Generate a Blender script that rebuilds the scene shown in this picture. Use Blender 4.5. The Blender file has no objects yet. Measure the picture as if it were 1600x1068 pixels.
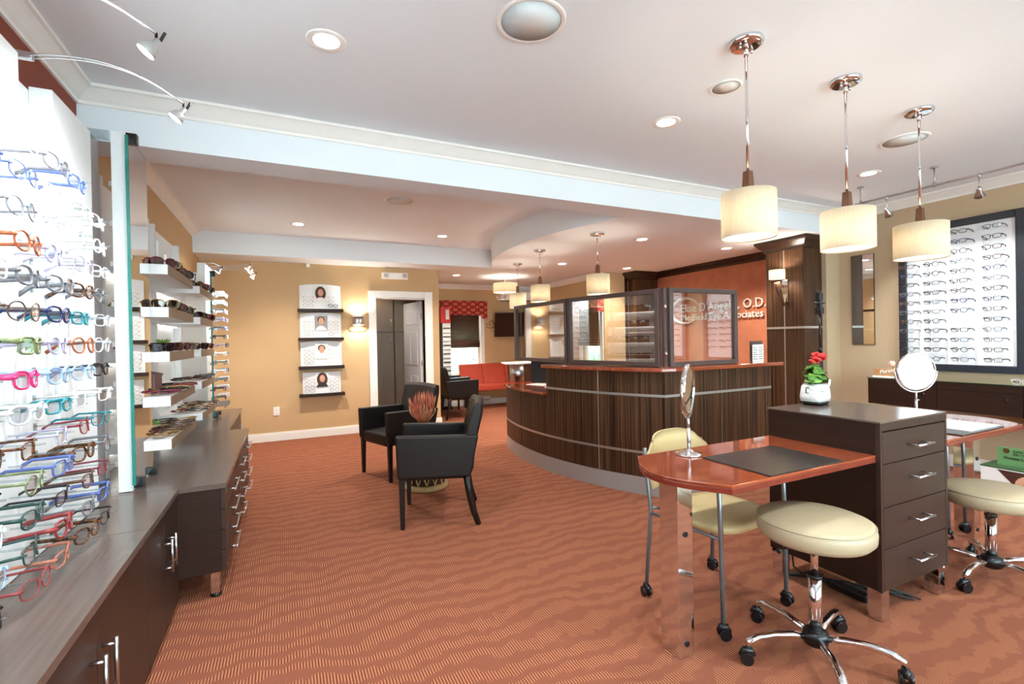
import bpy, math, random
from mathutils import Vector, Matrix
random.seed(7)
S = bpy.context.scene
COL = S.collection
pi = math.pi
sin, cos = math.sin, math.cos

# ------------------------------------------------------------------ camera
cd = bpy.data.cameras.new('camera'); cam = bpy.data.objects.new('camera', cd); COL.objects.link(cam)
cd.sensor_width = 36; cd.lens = 744.257 / 1600 * 36; cd.clip_start = .02
yaw, pit, rol = .445319, -.0058095, -.0187388
F = Vector((sin(yaw) * cos(pit), cos(yaw) * cos(pit), sin(pit))); R = Vector((cos(yaw), -sin(yaw), 0)); U = R.cross(F)
R2 = cos(rol) * R + sin(rol) * U; U2 = -sin(rol) * R + cos(rol) * U
m = Matrix((R2, U2, -F)).transposed().to_4x4(); m.translation = (0, 0, 1.35)
cam.matrix_world = m
S.camera = cam

# ------------------------------------------------------------------ light, exposure
S.view_settings.view_transform = 'Standard'; S.view_settings.look = 'None'
S.view_settings.gamma = 1; S.view_settings.use_curve_mapping = False
S.view_settings.exposure = 0.85
w = bpy.data.worlds.new('overcast_sky'); S.world = w; w.use_nodes = True
bg = w.node_tree.nodes['Background']; bg.inputs[0].default_value = (.82, .93, 1, 1); bg.inputs[1].default_value = 9.0
P_DOWN = 62      # recessed downlights
P_PEND = 6      # pendant lamps
P_ARM = 22       # display arm lamps
P_TRACK = 20     # track spots
WARM = (1, .92, .80); NEUT = (.95, .98, 1); COOL = (.92, .97, 1)

# ------------------------------------------------------------------ materials
def lin(c): 
    c = c / 255
    return c / 12.92 if c <= .04045 else ((c + .055) / 1.055) ** 2.4
def rgb(c): return tuple(lin(v) for v in c) + (1,)
MATS = {}
def mat(name, c, rough=.5, metal=0, var=0, scale=(8, 8, 8), bump=0, coat=0, spec=.5, c2=None, detail=3, bdist=.01, emit=0, sheen=0):
    mt = bpy.data.materials.new(name); mt.use_nodes = True; nt = mt.node_tree; b = nt.nodes['Principled BSDF']
    b.inputs['Base Color'].default_value = rgb(c); b.inputs['Roughness'].default_value = rough; b.inputs['Metallic'].default_value = metal
    b.inputs['Specular IOR Level'].default_value = spec; b.inputs['Coat Weight'].default_value = coat; b.inputs['Coat Roughness'].default_value = .05
    if emit: b.inputs['Emission Color'].default_value = rgb(c); b.inputs['Emission Strength'].default_value = emit
    tc = nt.nodes.new('ShaderNodeTexCoord'); mp = nt.nodes.new('ShaderNodeMapping'); mp.inputs['Scale'].default_value = scale
    ns = nt.nodes.new('ShaderNodeTexNoise'); ns.inputs['Scale'].default_value = 1; ns.inputs['Detail'].default_value = detail
    nt.links.new(tc.outputs['Object'], mp.inputs[0]); nt.links.new(mp.outputs[0], ns.inputs['Vector'])
    if var or c2:
        cr = nt.nodes.new('ShaderNodeValToRGB'); e = cr.color_ramp.elements
        if c2: e[0].color = rgb(c2); e[1].color = rgb(c); e[0].position = .5 - .5 * (var or .3); e[1].position = .5 + .5 * (var or .3)
        else:
            e[0].color = rgb([v * (1 - var) for v in c]); e[1].color = rgb([min(255, v * (1 + var)) for v in c]); e[0].position = .3; e[1].position = .7
        nt.links.new(ns.outputs['Fac'], cr.inputs[0]); nt.links.new(cr.outputs[0], b.inputs['Base Color'])
    if bump:
        bp = nt.nodes.new('ShaderNodeBump'); bp.inputs['Strength'].default_value = bump; bp.inputs['Distance'].default_value = bdist
        nt.links.new(ns.outputs['Fac'], bp.inputs['Height']); nt.links.new(bp.outputs[0], b.inputs['Normal'])
    MATS[name] = mt
    return mt
def glass(name, tint=(255, 255, 255), rough=0, refl=1.0, ior=1.5, rc=(255, 255, 255)):
    mt = bpy.data.materials.new(name); mt.use_nodes = True; nt = mt.node_tree; nt.nodes.clear()
    o = nt.nodes.new('ShaderNodeOutputMaterial'); mx = nt.nodes.new('ShaderNodeMixShader'); fr = nt.nodes.new('ShaderNodeFresnel')
    ge = nt.nodes.new('ShaderNodeNewGeometry'); mi = nt.nodes.new('ShaderNodeMix'); mi.inputs[2].default_value = ior; mi.inputs[3].default_value = 1 / ior
    nt.links.new(ge.outputs['Backfacing'], mi.inputs[0]); nt.links.new(mi.outputs[0], fr.inputs[0])
    t = nt.nodes.new('ShaderNodeBsdfTransparent'); t.inputs[0].default_value = rgb(tint)
    g = nt.nodes.new('ShaderNodeBsdfGlossy'); g.inputs['Roughness'].default_value = rough; g.inputs[0].default_value = rgb(rc)
    mm = nt.nodes.new('ShaderNodeMath'); mm.operation = 'MULTIPLY'; mm.inputs[1].default_value = refl; mm.use_clamp = True
    nt.links.new(fr.outputs[0], mm.inputs[0]); nt.links.new(mm.outputs[0], mx.inputs[0]); nt.links.new(t.outputs[0], mx.inputs[1]); nt.links.new(g.outputs[0], mx.inputs[2]); nt.links.new(mx.outputs[0], o.inputs[0])
    MATS[name] = mt
    return mt
def emis(name, c, s):
    mt = bpy.data.materials.new(name); mt.use_nodes = True; nt = mt.node_tree; nt.nodes.clear()
    o = nt.nodes.new('ShaderNodeOutputMaterial'); e = nt.nodes.new('ShaderNodeEmission'); e.inputs[0].default_value = (*c, 1); e.inputs[1].default_value = s
    nt.links.new(e.outputs[0], o.inputs[0]); MATS[name] = mt
    return mt
def shade_mat(name, c, tr=.5):
    mt = bpy.data.materials.new(name); mt.use_nodes = True; nt = mt.node_tree; nt.nodes.clear()
    o = nt.nodes.new('ShaderNodeOutputMaterial'); mx = nt.nodes.new('ShaderNodeMixShader'); mx.inputs[0].default_value = tr
    d = nt.nodes.new('ShaderNodeBsdfDiffuse'); t = nt.nodes.new('ShaderNodeBsdfTranslucent')
    tc = nt.nodes.new('ShaderNodeTexCoord'); mp = nt.nodes.new('ShaderNodeMapping'); mp.inputs['Scale'].default_value = (160, 160, 8)
    ns = nt.nodes.new('ShaderNodeTexNoise'); ns.inputs['Scale'].default_value = 1; ns.inputs['Detail'].default_value = 2
    cr = nt.nodes.new('ShaderNodeValToRGB'); cr.color_ramp.elements[0].color = rgb([v * .9 for v in c]); cr.color_ramp.elements[1].color = rgb(c)
    nt.links.new(tc.outputs['Object'], mp.inputs[0]); nt.links.new(mp.outputs[0], ns.inputs['Vector']); nt.links.new(ns.outputs['Fac'], cr.inputs[0])
    nt.links.new(cr.outputs[0], d.inputs[0]); nt.links.new(cr.outputs[0], t.inputs[0])
    nt.links.new(d.outputs[0], mx.inputs[1]); nt.links.new(t.outputs[0], mx.inputs[2]); nt.links.new(mx.outputs[0], o.inputs[0]); MATS[name] = mt
    return mt
mat('ceil_white', (236, 242, 246), .9, bump=.05, scale=(60, 60, 60))
mat('trim_white', (244, 242, 236), .45, var=.01)
mat('paint_tan', (204, 170, 126), .8, var=.02, scale=(1.5, 1.5, 1.5), bump=.08, bdist=.004)
mat('paint_sand', (196, 172, 140), .8, var=.02, scale=(1.5, 1.5, 1.5), bump=.05, bdist=.004)
mat('paint_terra', (194, 122, 90), .75, var=.06, scale=(5, 5, 5), bump=.1, bdist=.004, detail=6)
mat('paint_brick', (140, 66, 50), .8, var=.03)
mat('panel_white', (236, 240, 240), .35, var=.01, spec=.4)
mat('shelf_white', (240, 240, 240), .35, var=.01)
mat('shelf_edge', (128, 106, 86), .5, metal=.0, var=.03, scale=(2, 2, 120))
mat('wenge', (54, 34, 25), .45, c2=(36, 21, 15), var=.6, scale=(2, 2, 90), detail=5, spec=.22)
mat('wenge_top', (102, 88, 80), .22, c2=(84, 71, 65), var=.6, scale=(60, 3, 20), detail=5, spec=.6)  # lighter than wenge: sheen on the tops put into the base colour
mat('wenge_front', (57, 39, 31), .4, c2=(46, 30, 24), var=.6, scale=(3, 3, 60), detail=4, spec=.4)
mat('zebra', (100, 68, 46), .42, c2=(20, 13, 10), var=.2, scale=(210, 210, .8), detail=2, spec=.2, bump=.15, bdist=.002)
mat('dark_crown', (52, 36, 28), .25, var=.1, scale=(3, 3, 3))
mat('cherry', (160, 78, 46), .10, c2=(120, 50, 28), var=.5, scale=(2.2, 26, 10), detail=6, coat=.7)
mat('cherry_edge', (116, 44, 30), .25, var=.1, coat=.3)
mat('chrome', (225, 225, 228), .06, metal=1)
mat('brushed', (196, 196, 198), .28, metal=1, var=.04, scale=(4, 4, 200))
mat('satin_grey', (176, 174, 172), .4, metal=.45)
mat('alu_strip', (190, 188, 184), .35, metal=.8)
mat('leather_black', (24, 19, 17), .42, var=.08, bump=.12, scale=(140, 140, 140), bdist=.002, spec=.35)
mat('leg_black', (20, 17, 16), .35, var=.05)
mat('black_plastic', (18, 18, 20), .35, var=.05)
mat('caster_black', (16, 18, 22), .3, var=.05)
mat('vinyl_cream', (176, 160, 130), .42, var=.02, bump=.05, scale=(160, 160, 160), bdist=.001)
mat('vinyl_yellow', (208, 184, 134), .42, var=.02, bump=.05, scale=(160, 160, 160), bdist=.001)
mat('vinyl_red', (188, 72, 50), .4, var=.03)
mat('tube_grey', (128, 132, 136), .35, metal=.6)
mat('pad_dark', (44, 38, 36), .28, var=.25, scale=(20, 20, 20), detail=6, bump=.1, bdist=.002)
mat('frame_brown', (78, 62, 58), .4, var=.04)
mat('frame_black', (40, 44, 52), .35, var=.05)
mat('board_white', (242, 244, 246), .5, var=.01)
mat('door_grey', (206, 204, 206), .45, var=.01)
mat('closet_brown', (98, 80, 62), .45, var=.08, scale=(20, 20, 2))
mat('ceramic', (240, 238, 234), .18, var=.01, coat=.4)
mat('leaf', (92, 150, 48), .5, c2=(56, 110, 34), var=.5, scale=(30, 30, 30))
mat('leaf_pale', (150, 190, 90), .5, c2=(110, 160, 70), var=.5, scale=(30, 30, 30))
mat('petal', (226, 58, 50), .5, c2=(196, 30, 36), var=.5, scale=(40, 40, 40))
mat('petal_pink', (240, 190, 170), .5, var=.06, scale=(40, 40, 40))
mat('dry_pink', (214, 120, 96), .8, c2=(176, 80, 64), var=.6, scale=(60, 60, 30))
mat('dry_tan', (206, 160, 110), .8, var=.1, scale=(60, 60, 30))
mat('stump', (172, 138, 92), .6, c2=(140, 106, 66), var=.6, scale=(20, 20, 20))
mat('stump_dark', (64, 48, 34), .7, var=.1)
mat('walnut', (104, 66, 40), .4, c2=(78, 46, 28), var=.5, scale=(40, 40, 3))
mat('wood_pale', (196, 146, 100), .5, c2=(180, 128, 84), var=.5, scale=(4, 40, 40))
mat('paper', (242, 240, 236), .6, var=.01)
mat('paper_grey', (150, 150, 152), .6)
mat('ink', (40, 38, 40), .6)
mat('skin', (214, 160, 132), .6, var=.04)
mat('hair', (72, 40, 30), .6, var=.2, scale=(60, 60, 60))
mat('green_card', (108, 152, 98), .5, var=.02)
mat('green_dark', (60, 92, 54), .5, var=.04)
mat('burgundy', (122, 84, 88), .5, var=.05)
mat('speaker', (226, 230, 230), .8, var=.03, scale=(400, 400, 400))
mat('speaker_pale', (226, 222, 212), .7)
mat('red_sign', (206, 40, 40), .4)
mat('bamboo', (104, 70, 52), .6, c2=(60, 40, 32), var=.6, scale=(30, 30, 150))
mat('screen', (8, 8, 10), .08)
mat('grass', (232, 232, 230), .9, var=.2, scale=(4, 4, 4))  # pale paving tone, set to bounce daylight up onto the ceiling
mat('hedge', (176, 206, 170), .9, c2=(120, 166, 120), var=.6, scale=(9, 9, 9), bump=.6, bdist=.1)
mat('heater', (222, 218, 210), .5)
mat('wire', (12, 12, 12), .5)
mat('letter_white', (244, 238, 226), .4)
mat('dark_void', (24, 20, 18), .7)
mat('tag_red', (206, 60, 60), .5)
mat('teal_edge', (40, 130, 118), .15, var=.05)
mat('led', (255, 250, 240), .5, emit=2.5)
mat('mirror', (236, 240, 240), .0, metal=1)
glass('pane', (246, 248, 248), refl=2.6)
glass('window_glass', (236, 244, 244), refl=1.0)
glass('lens', (246, 248, 250), refl=1.2)
glass('acrylic', (226, 234, 236), refl=1.6)
glass('glass_edge', (40, 120, 112), refl=1.4)
glass('counter_glass', (200, 222, 214), refl=1.5)
for nm, c in (('sun_dark', (60, 50, 48)), ('sun_brown', (120, 80, 56)), ('sun_blue', (70, 60, 170)), ('sun_rose', (170, 90, 84))): glass(nm, c, refl=2.0)
shade_mat('shade_cream', (240, 229, 206), .34)
shade_mat('diffuser', (255, 250, 240), .6)
emis('lamp_face', (1, .93, .82), 14)
emis('lamp_face_cool', (.95, .98, 1), 30)
emis('bulb_warm', (1, .82, .55), 8)
PAL = {'clear crystal': (214, 220, 224), 'white': (236, 236, 236), 'black': (22, 22, 26), 'tortoiseshell': (120, 72, 34), 'blue': (84, 104, 164), 'pale blue': (150, 180, 214), 'teal': (30, 128, 140),
       'pink': (206, 50, 110), 'burgundy': (120, 34, 56), 'red': (140, 52, 54), 'amber': (156, 80, 42), 'olive green': (112, 124, 84), 'navy': (34, 44, 86), 'grey': (110, 112, 118), 'coral': (172, 106, 86), 'dark green': (40, 70, 66), 'brown': (84, 60, 48), 'lilac': (178, 174, 200), 'gold': (180, 150, 90)}
for k, c in PAL.items():
    if k == 'tortoiseshell': mat('fr_' + k, c, .25, c2=(34, 22, 16), var=.2, scale=(120, 120, 120))
    else: mat('fr_' + k, c, .25, metal=.6 if k == 'gold' else 0, var=.06, scale=(60, 60, 60))

def carpet():
    mt = bpy.data.materials.new('carpet'); mt.use_nodes = True; nt = mt.node_tree; b = nt.nodes['Principled BSDF']; N = nt.nodes.new; Lk = nt.links.new
    def mth(op, a, bb=None, clamp=False):
        n = N('ShaderNodeMath'); n.operation = op; n.use_clamp = clamp
        for i, v in enumerate((a, bb)):
            if v is None: continue
            if isinstance(v, (int, float)): n.inputs[i].default_value = v
            else: Lk(v, n.inputs[i])
        return n.outputs[0]
    tc = N('ShaderNodeTexCoord'); sp = N('ShaderNodeSeparateXYZ'); Lk(tc.outputs['Object'], sp.inputs[0]); x, y = sp.outputs[0], sp.outputs[1]
    n1 = N('ShaderNodeTexNoise'); n1.inputs['Scale'].default_value = 2.6; n1.inputs['Detail'].default_value = 1; Lk(tc.outputs['Object'], n1.inputs['Vector'])
    n2 = N('ShaderNodeTexNoise'); n2.inputs['Scale'].default_value = 14; n2.inputs['Detail'].default_value = 3; Lk(tc.outputs['Object'], n2.inputs['Vector'])
    wob = mth('ADD', mth('MULTIPLY', n1.outputs['Fac'], 15.0), mth('MULTIPLY', n2.outputs['Fac'], 6.0))
    band = mth('SINE', mth('ADD', mth('MULTIPLY', y, 2 * pi / .115), wob))
    band = mth('ADD', mth('MULTIPLY', band, 1.6), .75, True)
    rib = mth('SINE', mth('MULTIPLY', x, 2 * pi / .0118)); rib = mth('ADD', mth('MULTIPLY', rib, .9), .45, True)
    fac = mth('MULTIPLY', band, rib)
    n3 = N('ShaderNodeTexNoise'); n3.inputs['Scale'].default_value = 420; n3.inputs['Detail'].default_value = 2; Lk(tc.outputs['Object'], n3.inputs['Vector'])
    m0 = N('ShaderNodeMix'); m0.data_type = 'RGBA'; Lk(rib, m0.inputs[0]); m0.inputs[6].default_value = rgb((126, 63, 44)); m0.inputs[7].default_value = rgb((192, 128, 95))
    mx = N('ShaderNodeMix'); mx.data_type = 'RGBA'; Lk(band, mx.inputs[0]); mx.inputs[6].default_value = rgb((147, 88, 66)); Lk(m0.outputs[2], mx.inputs[7])
    m2 = N('ShaderNodeMix'); m2.data_type = 'RGBA'; m2.blend_type = 'MULTIPLY'; m2.inputs[0].default_value = .5; Lk(mx.outputs[2], m2.inputs[6])
    cr = N('ShaderNodeValToRGB'); cr.color_ramp.elements[0].position = .3; cr.color_ramp.elements[0].color = (.45, .45, .45, 1); cr.color_ramp.elements[1].position = .7; Lk(n3.outputs['Fac'], cr.inputs[0]); Lk(cr.outputs[0], m2.inputs[7])
    Lk(m2.outputs[2], b.inputs['Base Color']); b.inputs['Roughness'].default_value = .95; b.inputs['Specular IOR Level'].default_value = .15
    bp = N('ShaderNodeBump'); bp.inputs['Strength'].default_value = .4; bp.inputs['Distance'].default_value = .004; Lk(mth('ADD', fac, n3.outputs['Fac']), bp.inputs['Height']); Lk(bp.outputs[0], b.inputs['Normal'])
    MATS['carpet'] = mt
carpet()
def fabric_rings():
    mt = bpy.data.materials.new('valance_fabric'); mt.use_nodes = True; nt = mt.node_tree; b = nt.nodes['Principled BSDF']; N = nt.nodes.new; Lk = nt.links.new
    tc = N('ShaderNodeTexCoord'); sp = N('ShaderNodeSeparateXYZ'); Lk(tc.outputs['Object'], sp.inputs[0])
    def mth(op, a, bb=None):
        n = N('ShaderNodeMath'); n.operation = op
        for i, v in enumerate((a, bb)):
            if v is None: continue
            if isinstance(v, (int, float)): n.inputs[i].default_value = v
            else: Lk(v, n.inputs[i])
        return n.outputs[0]
    u = mth('ADD', sp.outputs[0], sp.outputs[1])
    a = mth('SUBTRACT', mth('FRACT', mth('MULTIPLY', u, 1 / .19)), .5); c = mth('SUBTRACT', mth('FRACT', mth('MULTIPLY', sp.outputs[2], 1 / .115)), .5)
    r = mth('SQRT', mth('ADD', mth('MULTIPLY', a, a), mth('MULTIPLY', c, c)))
    ring = mth('LESS_THAN', mth('ABSOLUTE', mth('SUBTRACT', r, .40)), .11)
    mx = N('ShaderNodeMix'); mx.data_type = 'RGBA'; Lk(ring, mx.inputs[0]); mx.inputs[6].default_value = rgb((190, 100, 80)); mx.inputs[7].default_value = rgb((150, 22, 26))
    Lk(mx.outputs[2], b.inputs['Base Color']); b.inputs['Roughness'].default_value = .9; MATS['valance_fabric'] = mt
fabric_rings()

# ------------------------------------------------------------------ mesh builder
class MB:
    def __init__(s): s.v = []; s.f = []; s.sm = []
    def add(s, vs, fs, smooth=False):
        o = len(s.v); s.v += [tuple(p) for p in vs]; s.f += [tuple(i + o for i in q) for q in fs]; s.sm += [smooth] * len(fs); return s
    def box(s, x0, x1, y0, y1, z0, z1):
        return s.add([(x0, y0, z0), (x1, y0, z0), (x1, y1, z0), (x0, y1, z0), (x0, y0, z1), (x1, y0, z1), (x1, y1, z1), (x0, y1, z1)], [(0, 3, 2, 1), (4, 5, 6, 7), (0, 1, 5, 4), (1, 2, 6, 5), (2, 3, 7, 6), (3, 0, 4, 7)])
    def hexa(s, b, t):   # bottom quad, top quad (4 pts each)
        return s.add(list(b) + list(t), [(0, 3, 2, 1), (4, 5, 6, 7), (0, 1, 5, 4), (1, 2, 6, 5), (2, 3, 7, 6), (3, 0, 4, 7)])
    def prism(s, poly, z0, z1):
        n = len(poly)
        return s.add([(x, y, z0) for x, y in poly] + [(x, y, z1) for x, y in poly], [tuple(range(n - 1, -1, -1)), tuple(range(n, 2 * n))] + [(i, (i + 1) % n, n + (i + 1) % n, n + i) for i in range(n)])
    def extr(s, poly, d):  # 3d polygon extruded by vector
        n = len(poly); d = Vector(d)
        return s.add([Vector(p) for p in poly] + [Vector(p) + d for p in poly], [tuple(range(n - 1, -1, -1)), tuple(range(n, 2 * n))] + [(i, (i + 1) % n, n + (i + 1) % n, n + i) for i in range(n)])
    def cyl(s, p0, p1, r0, r1=None, n=16, caps=True):
        return s.tube([p0, p1], [r0, r0 if r1 is None else r1], n, caps=caps)
    def tube(s, pts, r, n=8, closed=False, caps=True, flat=1.0, up=None):
        pts = [Vector(p) for p in pts]; k = len(pts); rr = r if isinstance(r, (list, tuple)) else [r] * k
        vs = []; fs = []; ref = None
        for i, p in enumerate(pts):
            a = pts[(i - 1) % k] if (closed or i > 0) else p; b = pts[(i + 1) % k] if (closed or i < k - 1) else p
            t = (b - a).normalized()
            if ref is None:
                ref = Vector(up) if up else (Vector((0, 0, 1)) if abs(t.z) < .9 else Vector((1, 0, 0)))
            u = t.cross(ref)
            if u.length < 1e-6: u = t.orthogonal()
            u.normalize(); vv = u.cross(t).normalized(); 
            if not up: ref = vv
            for j in range(n):
                an = 2 * pi * j / n; vs.append(p + (u * cos(an) + vv * sin(an) * flat) * rr[i])
        for i in range(k if closed else k - 1):
            i2 = (i + 1) % k
            for j in range(n):
                j2 = (j + 1) % n; fs.append((i * n + j, i2 * n + j, i2 * n + j2, i * n + j2))
        s.add(vs, fs, True)
        if caps and not closed:
            o = len(s.v) - len(vs); s.f += [tuple(o + j for j in range(n)), tuple(o + (k - 1) * n + j for j in range(n - 1, -1, -1))]; s.sm += [False, False]
        return s
    def lathe(s, prof, c=(0, 0, 0), n=24, close=True):
        vs = []; fs = []; k = len(prof)
        for r, z in prof:
            for j in range(n): a = 2 * pi * j / n; vs.append((c[0] + r * cos(a), c[1] + r * sin(a), c[2] + z))
        for i in range(k - 1):
            for j in range(n): j2 = (j + 1) % n; fs.append((i * n + j, i * n + j2, (i + 1) * n + j2, (i + 1) * n + j))
        s.add(vs, fs, True)
        if close:
            o = len(s.v) - len(vs); s.f += [tuple(o + j for j in range(n - 1, -1, -1)), tuple(o + (k - 1) * n + j for j in range(n))]; s.sm += [False, False]
        return s
    def ell(s, c, rx, ry, rz, n=10, m=7):
        vs = [(c[0], c[1], c[2] - rz)]; fs = []
        for i in range(1, m):
            t = -pi / 2 + pi * i / m
            for j in range(n): a = 2 * pi * j / n; vs.append((c[0] + rx * cos(t) * cos(a), c[1] + ry * cos(t) * sin(a), c[2] + rz * sin(t)))
        vs.append((c[0], c[1], c[2] + rz)); L = len(vs) - 1
        for j in range(n): j2 = (j + 1) % n; fs.append((0, 1 + j2, 1 + j)); fs.append((L, L - n + j, L - n + j2))
        for i in range(m - 2):
            for j in range(n): j2 = (j + 1) % n; a = 1 + i * n; fs.append((a + j, a + j2, a + n + j2, a + n + j))
        return s.add(vs, fs, True)
    def xf(s, M):
        s.v = [tuple(M @ Vector(p)) for p in s.v]; return s
    def mesh(s, name, mt):
        me = bpy.data.meshes.new(name); me.from_pydata(s.v, [], s.f); me.polygons.foreach_set('use_smooth', s.sm); me.materials.append(MATS[mt]); me.update()
        return me
    def build(s, name, mt, parent=None, bev=0, kind=None, label=None, seg=2):
        o = bpy.data.objects.new(name, s.mesh(name, mt)); COL.objects.link(o)
        if parent is not None: o.parent = parent
        if bev:
            md = o.modifiers.new('bevel', 'BEVEL'); md.width = bev; md.segments = seg; md.limit_method = 'ANGLE'; md.angle_limit = .6
        if kind: o['kind'] = kind
        if label: o['label'] = label
        return o
def B(*a): return MB().box(*a)
def tag(o, label, cat, group=None):
    o['label'] = label; o['category'] = cat
    if group: o['group'] = group
    return o
def thing(name, label, cat, loc=(0, 0, 0), rz=0, group=None):
    o = bpy.data.objects.new(name, None); COL.objects.link(o); o.location = loc; o.rotation_euler = (0, 0, rz); o.empty_display_size = .05
    return tag(o, label, cat, group)
def struct(name, mb, mt, bev=0): return mb.build(name, mt, None, bev, 'structure')
def copy_tree(o, parent=None, loc=None, rz=None, label=None):
    c = o.copy(); COL.objects.link(c); c.parent = parent
    if loc is not None: c.location = loc
    if rz is not None: c.rotation_euler = (0, 0, rz)
    if label: c['label'] = label
    for ch in o.children: copy_tree(ch, c)
    return c
def text_mesh(txt, size, depth=.004, bold=0, sx=1, shear=0):
    cu = bpy.data.curves.new('t', 'FONT'); cu.body = txt; cu.size = size; cu.extrude = depth; cu.offset = bold; cu.shear = shear; cu.resolution_u = 2
    ob = bpy.data.objects.new('t', cu); COL.objects.link(ob); dg = bpy.context.evaluated_depsgraph_get()
    me = bpy.data.meshes.new_from_object(ob.evaluated_get(dg)); bpy.data.objects.remove(ob)
    return me
def text_obj(name, txt, size, mt, M, parent, depth=.004, bold=0, shear=0):
    me = text_mesh(txt, size, depth, bold, shear=shear); me.materials.clear(); me.materials.append(MATS[mt]); me.transform(M)
    o = bpy.data.objects.new(name, me); COL.objects.link(o); o.parent = parent
    return o
def basis(o, ex, ey):
    ex = Vector(ex); ey = Vector(ey); ez = ex.cross(ey); M = Matrix((ex, ey, ez)).transposed().to_4x4(); M.translation = o
    return M
def light(name, kind, loc, power, color, parent=None, size=.05, spot=120, blend=.6, aim=None):
    l = bpy.data.lights.new(name, kind); l.energy = power; l.color = color
    if kind == 'SPOT': l.spot_size = math.radians(spot); l.spot_blend = blend
    if kind in ('SPOT', 'POINT'): l.shadow_soft_size = size
    o = bpy.data.objects.new(name, l); COL.objects.link(o); o.parent = parent; o.location = loc
    if aim is not None: o.rotation_euler = (Vector(aim)).to_track_quat('-Z', 'Y').to_euler()
    return o
ORD = ['first', 'second', 'third', 'fourth', 'fifth', 'sixth', 'seventh', 'eighth', 'ninth', 'tenth', 'eleventh', 'twelfth', 'thirteenth', 'fourteenth', 'fifteenth', 'sixteenth', 'seventeenth']

# ------------------------------------------------------------------ room shell
ZC, ZS = 2.755, 2.48
XL, XR, YB = -.99, 6.0, -2.6
struct('floor', B(-1.3, 6.3, YB - .2, 9.6, -.1, 0), 'carpet')
struct('ceiling', B(-1.3, 6.3, YB - .2, 9.6, ZC, ZC + .1), 'ceil_white')
arc = []
for i in range(25):
    y = 6.9 - (6.9 - 3.6) * i / 24; arc.append((2.55 + 3.6 - math.sqrt(3.6 ** 2 - (y - 5.2) ** 2), y))
struct('ceiling_soffit', MB().prism([(XL, 3.33), (XR, 3.33), (XR, 9.25), (XL, 9.25), (XL, 6.9)] + arc + [(XL, 3.6)], ZS, ZC), 'ceil_white')
struct('wall_left', B(XL - .15, XL, YB, 3.33, 0, ZC), 'paint_brick')
struct('wall_left_rear', B(XL - .15, XL, 3.33, 9.4, 0, ZC), 'paint_tan')
struct('wall_back', B(XL, 1.257, 7.39, 7.52, 0, ZS).box(2.006, 2.24, 7.39, 7.52, 0, ZS).box(1.257, 2.006, 7.39, 7.52, 2.02, ZS), 'paint_tan')
struct('wall_closet', B(2.12, 2.24, 7.52, 9.25, 0, ZS), 'paint_tan')
struct('wall_closet_rear', B(XL, 2.12, 8.9, 9.0, 0, ZS), 'closet_brown')
struct('wall_far', B(2.12, 2.98, 9.25, 9.4, 0, ZS).box(3.68, 6.3, 9.25, 9.4, 0, ZS).box(2.98, 3.68, 9.25, 9.4, 0, .62).box(2.98, 3.68, 9.25, 9.4, 2.05, ZS), 'paint_tan')
struct('wall_waiting', B(5.0, 5.12, 6.75, 6.86, 0, ZS).box(5.0, 5.12, 7.42, 9.25, 0, ZS).box(5.0, 5.12, 6.86, 7.42, 0, .7).box(5.0, 5.12, 6.86, 7.42, 2.0, ZS).box(5.12, 6.0, 6.95, 7.05, 0, ZS).box(5.12, 5.45, 6.75, 6.85, 0, ZS), 'paint_tan')
struct('wall_right', B(XR, XR + .15, YB, 3.45, 0, ZC), 'paint_sand')
struct('wall_sign', B(XR, XR + .15, 3.45, 7.05, 0, ZS), 'paint_terra')
struct('wall_stub', B(5.74, XR, 3.45, 3.5, 0, ZS), 'paint_sand')
# shopfront wall behind the camera with three wide windows
rear = B(-1.3, 6.3, YB - .15, YB, 0, .45).box(-1.3, 6.3, YB - .15, YB, 2.45, ZC)
for a, b in ((-1.3, -.6), (1.35, 1.55), (3.5, 3.7), (5.65, 6.3)): rear.box(a, b, YB - .15, YB, .45, 2.45)
struct('wall_rear', rear, 'paint_sand')
wn = 0
def window(x0, x1, y, z0, z1, fw=.05, mull=1):
    global wn; wn += 1
    f = B(x0, x0 + fw, y - .04, y + .04, z0, z1).box(x1 - fw, x1, y - .04, y + .04, z0, z1).box(x0 + fw, x1 - fw, y - .04, y + .04, z0, z0 + fw).box(x0 + fw, x1 - fw, y - .04, y + .04, z1 - fw, z1)
    fo = struct(f'window_{wn}', f, 'trim_white')
    B(x0 + fw, x1 - fw, y - .004, y + .004, z0 + fw, z1 - fw).build('pane', 'window_glass', fo)
    return fo
for a, b in ((-.6, 1.35), (1.55, 3.5), (3.7, 5.65)): window(a, b, YB - .07, .45, 2.45)
# crown mouldings
PR = [(0, -.088), (.012, -.088), (.014, -.072), (.03, -.06), (.06, -.032), (.075, -.02), (.09, -.016), (.09, 0), (0, 0)]
tn = 0
def crown(p0, p1, out, zt, mt='trim_white', k=1.0, prof=PR):
    global tn; tn += 1
    p0 = Vector(p0); d = Vector(p1) - p0; o = Vector(out)
    struct(f'trim_{tn}', MB().extr([Vector((p0.x, p0.y, zt + z * k)) + o * r * k for r, z in prof], d), mt)
crown((XL, 3.33, 0), (XR, 3.33, 0), (0, -1, 0), ZC)
crown((XL, YB, 0), (XL, 3.33, 0), (1, 0, 0), ZC)
crown((XR, YB, 0), (XR, 3.33, 0), (-1, 0, 0), ZC)
crown((XL, 3.6, 0), (XL, 6.9, 0), (1, 0, 0), ZC)
crown((2.24, 9.25, 0), (5.0, 9.25, 0), (0, -1, 0), ZS)
crown((5.0, 6.75, 0), (5.0, 9.25, 0), (-1, 0, 0), ZS)
crown((XR, 3.45, 0), (XR, 7.0, 0), (-1, 0, 0), ZS, 'dark_crown', 1.15)
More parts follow.
